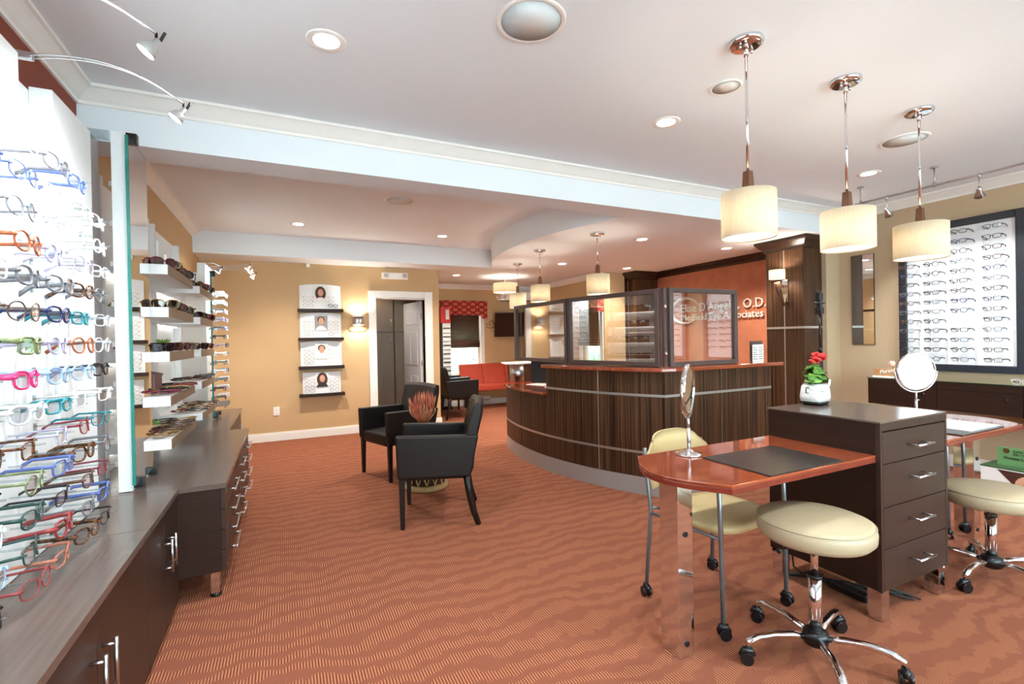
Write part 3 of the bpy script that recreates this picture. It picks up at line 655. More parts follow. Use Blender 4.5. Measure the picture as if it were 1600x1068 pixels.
# sunglasses shelf towers
zsh = [1.805, 1.55, 1.284, 1.018, .761]
def tower(y0, y1, label):
    t = thing('shelf_tower', label, 'display shelves', (0, y0, 0), 0, 'white sunglasses shelf towers'); L = y1 - y0
    B(-.975, -.945, -.12, L + .12, .617, 2.3).build('back_board', 'panel_white', t)
    for y in (-.1, L + .06): B(-.945, -.90, y, y + .04, .617, 2.3).build('upright', 'shelf_white', t)
    for z in zsh:
        s_ = B(-.945, -.622, 0, L, z - .03, z + .03).build('shelf', 'shelf_white', t, .002)
        B(-.622, -.619, 0.001, L - .001, z - .029, z + .029).build('shelf_edge', 'shelf_edge', s_)
        MB().box(-.93, -.91, .03, L - .03, z - .036, z - .03).build('led_strip', 'led', s_)  # added glowing strip, brightens the shelf undersides
    return t
tower(3.45, 4.29, 'white five-tier sunglasses shelves next to the tall teal-edged mirror')
tower(4.64, 5.42, 'white five-tier sunglasses shelves beside the farther mirror')
tn_ = ['top', 'second', 'middle', 'fourth', 'bottom']
suncol = ['black', 'tortoiseshell', 'brown', 'burgundy', 'black', 'gold']; sunlens = ['sun_dark', 'sun_brown', 'sun_dark', 'sun_rose', 'sun_dark', 'sun_brown']
cnt = {}
for ti, (y0, y1, nm) in enumerate(((3.45, 4.29, 'nearer'), (4.64, 5.42, 'farther'))):
    for li, z in enumerate(zsh):
        nrow = 7 if ti == 0 else 5
        for r in range(2):
            for q in range(nrow):
                if li == 3 and r == 1 and q in (2, 3, 4): continue
                if li == 2 and q == 3: continue
                i = random.randrange(6); st = random.choice(['rect', 'avi', 'round', 'cat']); 
                if li == 2 and q == 0 and ti == 0: i = 4
                y = y0 + .1 + (y1 - y0 - .2) * q / (nrow - 1) + random.uniform(-.015, .015); x = -.66 - .125 * r + random.uniform(-.012, .012)
                yawr = random.uniform(-pi * 1.02, -pi * .68); up = li in (0, 1, 2)
                lens = 'sun_blue' if (li == 2 and q == 0) else sunlens[i]
                zz = z + .03 + (.0285 if up else .006); rot = (0 if up else -pi / 2 + .05, 0, yawr)
                if not up: zz = z + .03 + .012
                where = 'front' if r == 0 else 'rear'
                glasses((x, y, zz), rot, st, suncol[i], f'{suncol[i]} {sname[st]} sunglasses, {ORD[q]} in {where} row, {tn_[li]} shelf of {nm} tower', 'sunglasses on the white shelves', lens=lens, folded=not up, th=.0024, name='sunglasses', scale=1.15)
c = B(-.88, -.75, 3.72, 3.92, 1.049, 1.16).build('sunglasses_case', 'burgundy', None, .008); tag(c, 'mauve sunglasses case box on fourth shelf', 'case')
MB().extr([(-.88, 3.715, 1.155), (-.745, 3.715, 1.15), (-.745, 3.715, 1.165), (-.81, 3.715, 1.18), (-.88, 3.715, 1.172)], (0, .21, 0)).build('lid_flap', 'burgundy', c, .003)
def succulent(x, y, z, label, s_=1.0):
    t = thing('succulent', label, 'plant', (x, y, z), 0, 'small succulents on shelves')
    MB().lathe([(.03 * s_, 0), (.036 * s_, .035 * s_), (.032 * s_, .035 * s_), (.03 * s_, .028 * s_), (0, .028 * s_)], n=16).build('pot', 'ceramic', t)
    for i in range(14):
        a = i * 2.4; tl = .5 + .5 * (i / 14); r = .05 * s_ * tl
        MB().tube([(0, 0, .028 * s_), (r * .5 * cos(a), r * .5 * sin(a), (.05 + .02 * (1 - tl)) * s_), (r * cos(a), r * sin(a), (.085 - .02 * tl) * s_)], [.006 * s_, .008 * s_, .001], 5, flat=.5).build('leaf', 'leaf_pale', t)
succulent(-.78, 4.12, 1.314, 'small green succulent in white pot on middle shelf', 1.2); succulent(-.8, 3.95, .791, 'small green succulent in white pot on bottom shelf', .8)
for nm, x0, x1, y0, y1, z, h, mt, lb in (('display_sign', -.66, -.645, 3.56, 3.66, 1.835, .075, 'paper', 'small white price sign block on top shelf front'), ('display_sign', -.66, -.645, 3.94, 4.02, 1.314, .06, 'paper_grey', 'small grey sign block on the middle shelf'), ('display_sign', -.74, -.73, 3.78, 3.93, 1.835, .2, 'panel_white', 'pale blue lit poster stand on the top shelf')):
    o = B(x0, x1, y0, y1, z, z + h).build(nm, mt, None, .002); tag(o, lb, 'sign')
# far eyeglass tower by the tan wall
t = thing('eyeglass_display', 'narrow white eyeglass panel by the tan wall beyond the mirrors', 'display panel')
B(-.80, -.73, 5.82, 6.38, .617, 2.2).build('back_board', 'panel_white', t)
B(XL + .004, -.80, 5.86, 6.34, .617, 2.1).build('box_frame', 'shelf_white', t)
rod2 = MB().tube([(-.73, 0, 0), (-.56, 0, .0)], .003, 5).mesh('rod', 'acrylic')
for r in range(14):
    for c in range(3):
        z = .70 + .0925 * r; y = 5.93 + .165 * c
        o = bpy.data.objects.new('rod', rod2); COL.objects.link(o); o.parent = t; o.location = (0, y, z)
        colr = random.choice(['clear crystal', 'white', 'white', 'grey', 'lilac', 'pale blue', 'brown']); st = random.choice(styles)
        glasses((-.578, y, z - .005), (0, 0, -pi / 2 + random.uniform(-.1, .2)), st, colr, f'{colr} {sname[st]} eyeglasses, {ORD[r]} row up, {ORD[c]} column, narrow far panel', 'eyeglasses on the narrow far panel', parts=False, th=.0024)

# ------------------------------------------------------------------ tan back wall: ledges with curved eyeglass cards, sconce, plates
zl = [1.81, 1.403, 1.0, .608]
lvl = ['top', 'second', 'third', 'lowest']
for i, z in enumerate(zl):
    o = B(.172, .778, 7.27, 7.389, z - .022, z + .022).build('wall_ledge', 'wenge', None, .002); tag(o, f'dark floating ledge on tan wall, {lvl[i]} of the four', 'shelf', 'floating ledges on the tan wall')
    t = thing('eyeglass_card', ('curved white eyeglass card with long-haired woman portrait on top ledge', 'curved white eyeglass card with pensive man portrait on second ledge', 'curved white eyeglass card with short-haired man portrait on third ledge', 'cream eyeglass card with woman portrait on the lowest ledge')[i], 'display card', (.475, 7.36, z + .022), 0, 'curved eyeglass cards')
    Wd, Hh = (.275, .335) if i < 3 else (.255, .30)
    n = 12; vs = []; fs = []
    for a in range(n + 1):
        u = -1 + 2 * a / n; x = Wd * u; bow = -.045 * (1 - u * u); top = Hh + (.02 * (1 - u * u) if i < 3 else 0)
        vs += [(x, bow, 0), (x, bow + .012, top), (x, bow + .004, 0), (x, bow + .016, top)]
    for a in range(n):
        q = a * 4; fs += [(q, q + 4, q + 5, q + 1), (q + 2, q + 3, q + 7, q + 6), (q + 1, q + 5, q + 7, q + 3), (q, q + 2, q + 6, q + 4)]
    fs += [(0, 1, 3, 2), (n * 4, n * 4 + 2, n * 4 + 3, n * 4 + 1)]
    MB().add(vs, fs, False).build('card', 'board_white', t)
    ph = B(-.085, .085, -.050, -.047, Hh * .30, Hh * .93).build('portrait', 'paper_grey' if i == 1 else 'paper', t)
    c0 = Hh * .66; woman = i in (0, 3)
    def disc(cx, cz, rx, rz, y): return MB().extr([(cx + rx * cos(a), y, cz + rz * sin(a)) for a in [2 * pi * k / 16 for k in range(16)]], (0, -.001, 0))
    disc(.0, c0 + (.0 if woman else .03), .072 if woman else .05, .10 if woman else .048, -.0505).build('hair', 'hair', ph)
    MB().extr([(-.08, -.0512, Hh * .305), (.08, -.0512, Hh * .305), (.06, -.0512, Hh * .42), (.02, -.0512, Hh * .50), (-.02, -.0512, Hh * .50), (-.06, -.0512, Hh * .42)], (0, -.001, 0)).build('shirt', 'paper' if i != 3 else 'ink', ph)
    disc(.002, c0 + .012, .036, .052, -.0525).build('face', 'skin', ph)
    B(-.035, .035, -.0365, -.035, Hh * .955, Hh * .965).build('caption', 'paper_grey', t)
    for r in range(4):
        for sd in (-1, 1):
            if i == 0 and r == 3: continue
            colr = random.choice(['brown', 'grey', 'black', 'gold']); zz = z + .022 + Hh * (.14 + .165 * r)
            glasses((.475 + sd * .165, 7.292, zz), (.0, 0, pi), random.choice(['rect', 'round']), colr, f'thin {colr} eyeglasses, {ORD[r]} row up, {"door" if sd > 0 else "outlet"} side of {lvl[i]} wall card', 'eyeglasses on the wall cards', parts=False, th=.0013 if (i, r, sd) != (0, 0, 1) else .003)
t = thing('wall_sconce', 'lit metal up and down wall sconce beside closet door', 'wall lamp', (.985, 7.389, 1.665))
MB().lathe([(.075, -.055), (.075, .055), (.07, .055), (.07, -.055), (.075, -.055)], (0, -.09, 0), 28, close=False).build('drum', 'brushed', t)
for z in (-.062, .062): MB().lathe([(.085, -.008), (.088, 0), (.085, .008), (.07, .008), (.07, -.008)], (0, -.09, z), 28, close=False).build('ring', 'trim_white', t)
B(-.04, .04, -.03, 0, -.05, .05).build('bracket', 'brushed', t)
MB().ell((0, -.09, 0), .03, .03, .045).build('bulb', 'bulb_warm', t)
light('sconce_up', 'SPOT', (0, -.09, .05), 11, WARM, t, .03, 150, .6, (0, 0, 1)); light('sconce_down', 'SPOT', (0, -.09, -.05), 11, WARM, t, .03, 150, .6, (0, 0, -1))
t = thing('wall_plate', 'oval brass name plate under the wall sconce', 'plaque', (.985, 7.389, 1.55))
MB().extr([(.125 * cos(a) if abs(cos(a)) > .5 else .25 * cos(a) * .5, -.012, .04 * max(-1, min(1, 1.4 * sin(a)))) for a in [2 * pi * k / 24 for k in range(24)]], (0, .012, 0)).build('plate', 'wood_pale', t, .002)
B(-.06, .06, -.014, -.012, -.012, .012).build('inset', 'paper', t)
t = thing('emergency_light', 'white twin-head emergency light above the closet door', 'emergency light', (1.545, 7.389, 2.352))
B(-.2, .2, -.05, 0, -.048, .048).build('housing', 'trim_white', t, .012)
for sd in (-1, 1):
    h = MB().hexa([(sd * .14 - .05, -.08, -.045), (sd * .14 + .05, -.08, -.045), (sd * .14 + .05, -.05, -.045), (sd * .14 - .05, -.05, -.045)], [(sd * .14 - .05, -.07, .045), (sd * .14 + .05, -.07, .045), (sd * .14 + .05, -.05, .045), (sd * .14 - .05, -.05, .045)]).build('lamp_head', 'ceramic', t, .006)
    MB().cyl((sd * .14, -.075, 0), (sd * .14, -.083, .002), .032, n=16).build('reflector', 'brushed', h)
t = thing('wall_outlet', 'white double electrical outlet low on tan wall', 'outlet', (-.12, 7.389, .41))
B(-.038, .038, -.008, 0, -.06, .06).build('plate', 'trim_white', t, .003)
for z in (-.024, .024): B(-.017, .017, -.011, -.008, z - .015, z + .015).build('socket', 'ceramic', t, .002)

# ------------------------------------------------------------------ waiting area
def valance(name, M, L, h, dep, label):
    t = thing(name, label, 'valance'); t.matrix_world = M
    vs = [(0, 0, 0), (L, 0, 0), (L, 0, h), (0, 0, h)]
    MB().extr([(0, 0, 0), (.10, 0, 0), (.13, 0, .05), (.2, 0, .065), (L - .2, 0, .065), (L - .13, 0, .05), (L - .10, 0, 0), (L, 0, 0), (L, 0, h), (0, 0, h)], (0, .02, 0)).build('front_panel', 'valance_fabric', t)
    B(0, .015, .02, dep, 0, h).box(L - .015, L, .02, dep, 0, h).box(0, L, .02, dep, h - .015, h).build('returns', 'valance_fabric', t)
    return t
def bamboo_shade(M, L, z1, z0, label):
    t = thing('bamboo_shade', label, 'window shade'); t.matrix_world = M
    mb = MB(); n = 34; H_ = z1 - z0 - .11
    for i in range(n): mb.cyl((0, 0, z1 - H_ * i / n), (L, 0, z1 - H_ * i / n), .0113, n=6)
    for k in range(10): mb.box(.02 + (L - .05) * k / 9, .03 + (L - .05) * k / 9, -.011, -.008, z0 + .1, z1)
    mb.build('woven_slats', 'bamboo', t, kind='stuff')
    for k in range(3): MB().tube([(-.005, -.012, z0 + .03 + .045 * k), (L + .005, -.012, z0 + .03 + .045 * k)], .026, 8, flat=1.0).build('folded_roll', 'bamboo', t)
    MB().cyl((L * .8, -.02, z0), (L * .8, -.02, z0 - .22), .002, n=4).ell((L * .8, -.02, z0 - .24), .01, .01, .02, 6, 4).build('pull_cord', 'black_plastic', t)
valance('window_valance', basis((2.82, 9.12, 1.79), (1, 0, 0), (0, 1, 0)), .98, .36, .13, 'red ring-patterned valance over the far window')
bamboo_shade(basis((2.97, 9.2, 0), (1, 0, 0), (0, 1, 0)), .66, 1.98, 1.19, 'woven bamboo shade half lowered over the far window')
valance('window_valance', basis((4.87, 7.5, 1.80), (0, -1, 0), (1, 0, 0)), .74, .29, .13, 'red ring-patterned valance seen through the glass partition')
bamboo_shade(basis((4.95, 7.44, 0), (0, -1, 0), (1, 0, 0)), .6, 1.92, 1.2, 'woven bamboo shade seen through the glass partition')
t = thing('wall_television', 'flat black television mounted on wall above red bench', 'television', (4.28, 9.08, 1.66), 0); t.rotation_euler = (math.radians(14), 0, math.radians(-16))
B(-.31, .31, -.03, .02, -.255, .255).build('body', 'black_plastic', t, .006); B(-.30, .30, -.032, -.03, -.245, .245).build('screen', 'screen', t)
MB().cyl((0, .02, .0), (0, .13, 0), .03, n=10).build('bracket', 'black_plastic', t)
MB().tube([(-.31, .0, 0), (-.36, .02, .08), (-.42, .03, .05), (-.40, .03, -.03), (-.47, .03, .02), (-.5, .03, -.05), (-.40, .03, -.08), (-.3, .02, -.05)], .006, 5).build('cable', 'wire', t)
t = thing('air_conditioner', 'white wall-mounted air conditioner above the television', 'air conditioner', (4.48, 9.249, 2.26))
B(-.40, .40, -.2, 0, -.09, .11).build('housing', 'trim_white', t, .02); B(-.36, .36, -.19, -.03, -.095, -.088).build('louvre', 'ink', t)
# red bench
t = thing('upholstered_bench', 'red upholstered waiting bench under the far window', 'bench', (0, 0, 0))
for x0, x1 in ((3.16, 3.65), (3.655, 4.15), (4.155, 4.66)):
    MB().hexa([(x0, 9.0, .44), (x1, 9.0, .44), (x1, 9.08, .44), (x0, 9.08, .44)], [(x0, 9.12, .86), (x1, 9.12, .86), (x1, 9.18, .86), (x0, 9.18, .86)]).build('backrest', 'vinyl_red', t, .015, seg=3)
B(3.16, 4.66, 8.55, 9.02, .36, .47).build('seat', 'vinyl_red', t, .02, seg=3)
for x in (3.24, 4.56):
    for y in (8.62, 9.0): B(x - .02, x + .02, y - .02, y + .02, 0, .36).build('leg', 'leg_black', t)
t = thing('baseboard_heater', 'cream baseboard heater below the red bench', 'heater', (0, 0, 0)); B(3.3, 3.85, 9.15, 9.232, .03, .19).build('housing', 'heater', t, .01); B(3.32, 3.83, 9.145, 9.15, .10, .12).build('slot', 'paper_grey', t)
t = thing('display_spinner', 'tall eyeglass spinner with red header by the far window', 'display stand', (2.85, 9.06, 0), .0)
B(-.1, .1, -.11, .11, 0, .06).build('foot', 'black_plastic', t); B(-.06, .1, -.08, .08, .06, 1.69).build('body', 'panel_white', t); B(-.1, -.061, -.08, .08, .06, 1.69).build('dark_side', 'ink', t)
B(-.1, .1, -.10, .10, 1.69, 2.0).build('header', 'red_sign', t, .004); B(-.0, .07, -.104, -.10, 1.76, 1.95).build('header_mark', 'paper', t)
for r in range(14): B(-.05, .09, -.095, -.08, .5 + .083 * r, .52 + .083 * r).build('tray', 'ink' if r % 2 else 'brushed', t)

# ------------------------------------------------------------------ armchairs, stump table
def make_armchair(name, label, loc, rz):
    t = thing(name, label, 'armchair', loc, rz, 'black leather armchairs')
    # front is +y
    B(-.235, .235, -.24, .265, .33, .455).build('seat', 'leather_black', t, .03, seg=3)
    for sd in (-1, 1):
        MB().extr([(sd * .235, .275, .365), (sd * .235, -.245, .365), (sd * .235, -.31, .66), (sd * .235, .285, .672)], (sd * .062, 0, 0)).build('arm', 'leather_black', t, .014, seg=3)
    vs = []; fs = []; n = 8; prof = [(-.175, .40), (-.215, .56), (-.265, .74), (-.30, .875), (-.325, .905), (-.365, .895), (-.36, .80), (-.315, .62), (-.27, .42), (-.245, .365)]
    for i in range(n + 1):
        u = -1 + 2 * i / n; x = .285 * u; bow = .028 * u * u
        for (y, z) in prof: vs.append((x * (1 if z > .6 else .985), y + (bow if z > .45 else 0), z - (.01 * u * u if z > .85 else 0)))
    k = len(prof)
    for i in range(n):
        for j in range(k): fs.append((i * k + j, i * k + (j + 1) % k, (i + 1) * k + (j + 1) % k, (i + 1) * k + j))
    fs += [tuple(range(k - 1, -1, -1)), tuple(n * k + j for j in range(k))]
    MB().add(vs, fs, False).build('backrest', 'leather_black', t, .012, seg=3)
    for sd in (-1, 1):
        a, b = .021, .015
        MB().hexa([(sd * .265 - b, .245 - b, 0), (sd * .265 + b, .245 - b, 0), (sd * .265 + b, .245 + b, 0), (sd * .265 - b, .245 + b, 0)], [(sd * .262 - a, .245 - a, .37), (sd * .262 + a, .245 - a, .37), (sd * .262 + a, .245 + a, .37), (sd * .262 - a, .245 + a, .37)]).build('leg', 'leg_black', t, .002)
        MB().tube([(sd * .262, -.22, .38), (sd * .262, -.235, .25), (sd * .262, -.265, .10), (sd * .262, -.30, 0)], [.031, .028, .024, .019], 4, up=(1, 0, 0)).build('leg', 'leg_black', t)
    return t
make_armchair('armchair', 'black leather armchair nearest the camera with its side showing', (1.055, 3.60, 0), math.atan2(.17, -.516) - pi / 2)
make_armchair('armchair', 'black leather armchair in front of the closet door', (1.035, 4.955, 0), math.atan2(-.331, -.944) - pi / 2)
make_armchair('armchair', 'black leather armchair in waiting area beside the wall corner', (2.74, 7.97, 0), -pi / 2 - .04)
make_armchair('armchair', 'black leather armchair in waiting area close to the red bench', (2.80, 8.585, 0), -pi / 2 + .0)
t = thing('stump_table', 'carved round drum table between the black armchairs', 'side table', (1.16, 4.345, 0))
MB().lathe([(.205, 0), (.215, .015), (.205, .035), (.18, .045)], n=36).build('base_ring', 'stump', t)
MB().lathe([(.165, .04), (.152, .22), (.165, .40)], n=36).build('core', 'stump_dark', t)
lat = MB()
for k in range(14):
    for s_ in (-1, 1):
        for lv in range(3):
            z0 = .045 + .12 * lv
            lat.tube([(.172 * cos(2 * pi * k / 14 + s_ * q * 2 * pi / 28), .172 * sin(2 * pi * k / 14 + s_ * q * 2 * pi / 28), z0 + .12 * (q / 1.0)) for q in (0, .25, .5, .75, 1.0)], .008, 5)
lat.build('carved_lattice', 'stump', t)
MB().lathe([(.18, .40), (.205, .41), (.212, .43), (.2, .45), (0, .452)], n=36).build('top', 'stump', t)
t = thing('dried_flowers', 'pink dried flower bunch in clay pot on the drum table', 'dried flowers', (1.15, 4.34, .452))
MB().lathe([(.05, 0), (.075, .06), (.065, .13), (.055, .135), (.05, .12), (0, .12)], n=20).build('pot', 'stump', t)
for mt_ in ('dry_pink', 'dry_tan'):
    mb = MB()
    for i in range(120 if mt_ == 'dry_pink' else 50):
        a = random.uniform(0, 2 * pi); r = random.uniform(.02, .125); h = random.uniform(.20, .35) - r * .45
        p = [(.02 * cos(a), .02 * sin(a), .11), (r * .6 * cos(a), r * .6 * sin(a), .11 + h * .4), (r * cos(a), r * sin(a), .11 + h * .7)]
        mb.tube(p, .0022, 4); mb.tube([p[2], (r * 1.08 * cos(a), r * 1.08 * sin(a), .11 + h * .85), (r * 1.12 * cos(a), r * 1.12 * sin(a), .11 + h)], [.004, .0055, .0008], 5)
    mb.build('bloom_stems', mt_, t, kind='stuff')

# ------------------------------------------------------------------ reception counter
CX, CY, RR = 5.28, 4.6, 2.9
def ap(deg, r=RR): a = math.radians(deg); return (CX - r * cos(a), CY - r * sin(a))
def arcs(a0, a1, r, n): return [ap(a0 + (a1 - a0) * i / n, r) for i in range(n + 1)]
def arcslab(a0, a1, r0, r1, z0, z1, n=10):
    mb = MB(); A = arcs(a0, a1, r0, n); Bq = arcs(a0, a1, r1, n)
    return mb.prism(A + Bq[::-1], z0, z1)
AH, AC, AE = 7.0, 32.9, -17.0
t = thing('reception_counter', 'curved zebra veneer reception counter with cherry tops and metal strips', 'reception counter')
bnd = [AE, -3.8, AH, 20.6, AC]
for q in range(4):
    a0, a1 = bnd[q] + .12, bnd[q + 1] - .12; n = 8
    top = 1.05 if q >= 2 else .775
    zz = [(.155, .352), (.374, .84 if q >= 2 else .775)] + ([(.862, 1.05)] if q >= 2 else [])
    for z0, z1 in zz: arcslab(a0, a1, RR, RR - .02, z0, z1, n).build('panel', 'zebra', t)
arcslab(AE, AC, RR - .012, RR - .05, .1, .775, 24).build('core', 'dark_void', t)
arcslab(AH + .3, AC, RR - .013, RR - .05, .775, 1.05, 16).build('core', 'dark_void', t)
arcslab(AE, AC, RR + .003, RR - .012, .352, .374, 24).build('metal_strip', 'alu_strip', t)
arcslab(AH, AC, RR + .003, RR - .012, .84, .862, 16).build('metal_strip', 'alu_strip', t)
for q in (-3.8, AH, 20.6): arcslab(q - .12, q + .12, RR - .002, RR - .014, .155, 1.05 if q > 10 else .775, 1).build('metal_strip', 'alu_strip' if q > 10 else 'dark_void', t)
arcslab(AE, AC, RR - .0, RR - .06, 0, .15, 24).build('kick_plate', 'satin_grey', t)
y0 = 3.025; xc = ap(AC)[0]
for x0, x1 in ((xc, 3.50), (3.512, 4.16)):
    for z0, z1 in ((.155, .84), (.862, 1.05)): B(x0, x1, y0, y0 + .02, z0, z1).build('panel', 'zebra', t)
B(xc + .01, 4.15, y0 + .012, y0 + .06, .1, 1.05).build('core', 'dark_void', t); B(xc, 4.16, y0 - .003, y0 + .012, .84, .862).build('metal_strip', 'alu_strip', t)
B(xc, 4.16, y0 + .005, y0 + .06, 0, .15).build('kick_plate', 'satin_grey', t)
B(4.14, 4.16, y0 + .02, 3.9, .02, 1.05).build('end_panel', 'wenge', t)
B(3.505, 3.508, y0 + .002, y0 + .015, .155, 1.05).build('metal_strip', 'alu_strip', t)
poly = arcs(AH - .6, AC - .3, RR + .045, 16) + [(2.93, 2.985), (4.30, 2.985), (4.34, 3.05), (4.34, 3.36), (3.2, 3.36)] + arcs(AC - 5, AH - .6, RR - .36, 12)
MB().prism(poly, 1.051, 1.086).build('counter_top', 'cherry', t, .008)
poly = arcs(AE + 3, AH + .3, RR + .05, 14) + arcs(AH + .3, AE + 3, RR - .42, 12)
MB().prism(poly, .776, .806).build('low_top', 'cherry', t, .006)
arcslab(AE + 1, AC - 6, RR - .36, RR - .95, .70, .73, 20).build('work_surface', 'cherry_edge', t)
arcslab(AH + 2, AC - 6, RR - .07, RR - .36, .73, 1.045, 12).build('inner_shelf', 'wenge', t)
e = ap(AE + 1.5)
MB().cyl((2.70, 5.50, .80), (2.70, 5.50, 1.03), .105, n=24).build('end_post', 'brushed', t)
MB().prism([(2.72, 5.40), (3.05, 5.46), (3.05, 5.78), (2.66, 5.72)], .80, 1.03).build('end_block', 'walnut', t)
MB().prism([(2.50, 5.42), (2.6, 5.36), (3.1, 5.42), (3.12, 5.85), (2.6, 5.8)], 1.032, 1.046).build('end_shelf', 'trim_white', t)
# glass partitions standing on the counter
def partition(p0, p1, z0, z1, label, n=1, fw=.04, etched=False):
    p0 = Vector((p0[0], p0[1], 0)); d = Vector((p1[0], p1[1], 0)) - p0; L = d.length; d.normalize(); nn = Vector((0, 0, 1)).cross(d)
    t = thing('glass_partition', label, 'glass partition', (0, 0, 0), 0, 'framed glass partitions on the counter'); t.matrix_world = basis((p0.x, p0.y, 0), d, nn)
    for x0, x1, a, b in ((0, fw, z0, z1), (L - fw, L, z0, z1), (fw, L - fw, z0, z0 + fw), (fw, L - fw, z1 - fw, z1)): B(x0, x1, -.022, .022, a, b).build('frame_bar', 'frame_brown', t, .003)
    B(fw, L - fw, -.004, .004, z0 + fw, z1 - fw).build('pane', 'pane', t)
    return t, L
partition((2.955, 3.09), (3.778, 3.09), 1.088, 1.765, 'brown-framed glass partition in front of the wall lettering')
partition((2.90, 3.135), (2.652, 4.19), 1.088, 1.76, 'brown-framed glass partition on the curve next to the corner')
pt, L = partition((2.65, 4.205), (2.612, 5.36), 1.088, 1.76, 'brown-framed glass partition at the waiting end of counter')
B(2.912, 2.944, 3.095, 3.128, 1.088, 1.762).build('corner_post', 'frame_brown', pt).matrix_parent_inverse = pt.matrix_world.inverted()
for z in (1.2, 1.6): MB().cyl((2.92, 3.085, z - .02), (2.92, 3.085, z + .02), .012, n=10).build('joint_clip', 'chrome', pt).matrix_parent_inverse = pt.matrix_world.inverted()
t = thing('computer_monitor', 'black computer monitor behind the low counter section', 'monitor', (2.93, 5.06, .731), math.radians(-40))
B(-.24, .24, -.02, .02, .08, .38).build('screen_body', 'black_plastic', t, .006); MB().cyl((0, 0, 0), (0, 0, .1), .02, n=10).build('stand', 'black_plastic', t); MB().lathe([(.11, 0), (.1, .012), (0, .014)], n=20).build('foot', 'black_plastic', t)
t = thing('desk_telephone', 'black desk telephone behind the low counter section', 'telephone', (3.12, 5.35, .7315), 1.2)
MB().hexa([(-.1, -.08, 0), (.1, -.08, 0), (.1, .08, 0), (-.1, .08, 0)], [(-.1, -.08, .02), (.1, -.08, .02), (.1, .08, .07), (-.1, .08, .07)]).build('body', 'black_plastic', t, .004)
MB().tube([(-.07, -.08, .05), (-.07, 0, .075), (-.07, .08, .09)], [.022, .014, .022], 8).build('handset', 'black_plastic', t)
for i, (x, y, r) in enumerate(((2.84, 4.72, .3), (2.9, 4.62, .8))):
    o = MB().box(-.10, .10, -.14, .14, 0, .004 + .004 * i).build('paper_sheet', 'paper'); o.location = (x, y, .807 if i else .807); o.rotation_euler = (0, 0, r); o.location = (2.78, 4.62 + .0, .807) if i else (2.72, 4.95, .807)
    tag(o, ('white paper sheet on the low cherry counter', 'short pile of papers near the monitor on low counter')[i], 'paper')
t = thing('brochure_rack', 'dark brochure holder with printed price sheets at counter end', 'brochure holder', (4.25, 3.2, 1.087), .15)
B(-.12, .1, .03, .04, 0, .20).build('back', 'frame_brown', t)
for i, (x, z, h) in enumerate(((-.05, .0, .165), (.05, -.0, .165))):
    s_ = B(x - .055, x + .045, .018, .022, z, z + h).build('sheet', 'paper', t)
    for k in range(6): B(x - .045, x + (.02 if k % 2 else .035), .0165, .018, z + .02 + k * .022, z + .026 + k * .022).build('print_line', 'ink', s_)
# wall lettering on terracotta wall
t = thing('wall_sign', 'raised white practice lettering with swoosh ring on terracotta wall', 'sign')
def word(txt, y0, z, size, width):
    full = text_mesh(txt, size, .006, .0008); xs = [v.co.x for v in full.vertices]; k = width / (max(xs) - min(xs)); bpy.data.meshes.remove(full)
    for i, ch in enumerate(txt):
        if ch == ' ': continue
        pre = text_mesh(txt[:i + 1], size, .006, .0008); mx = max(v.co.x for v in pre.vertices); bpy.data.meshes.remove(pre)
        me = text_mesh(ch, size, .009, .0008); cx = max(v.co.x for v in me.vertices)
        me.transform(Matrix.Translation((mx - cx, 0, 0))); me.transform(Matrix.Scale(k, 4, (1, 0, 0))); me.materials.clear(); me.materials.append(MATS['letter_white'])
        me.transform(basis((5.975, y0, z), (0, -1, 0), (0, 0, 1)))
        o = bpy.data.objects.new('letter', me); COL.objects.link(o); o.parent = t
word("Elise D'Angelo, O.D.", 5.96, 1.74, .19, 1.55); word('Medfield Eye Associates', 5.95, 1.60, .15, 1.50)
mb = MB(); pts = []; rs = []
for i in range(33):
    a = math.radians(20 + 290 * i / 32); pts.append((5.975, 5.86 - .30 * cos(a), 1.765 + .205 * sin(a))); rs.append(.006 + .026 * sin(pi * i / 32))
mb.tube(pts, rs, 8, up=(1, 0, 0)).build('swoosh', 'letter_white', t)
# wall lamp on the column
t = thing('wall_sconce', 'wall lamp with cream half-drum shade on veneer column', 'wall lamp', (5.396, 3.715, 1.9))
B(-.015, 0, -.035, .035, -.17, .1).build('back_plate', 'chrome', t, .002)
MB().tube([(-.03, 0, -.21), (-.07, 0, -.14), (-.12, 0, -.04), (-.15, 0, .06)], [.012, .028, .038, .042], 10, up=(0, 1, 0), flat=.6).build('horn', 'walnut', t)
B(-.11, -.01, -.02, .02, .0, .03).build('bracket', 'chrome', t)
MB().lathe([(.085, .10), (.085, .205), (.082, .205), (.082, .10), (.085, .10)], (-.15, 0, 0), 32, close=False).build('shade', 'shade_cream', t)
light('sconce_glow', 'POINT', (-.15, 0, .155), 7, WARM, t, .03)

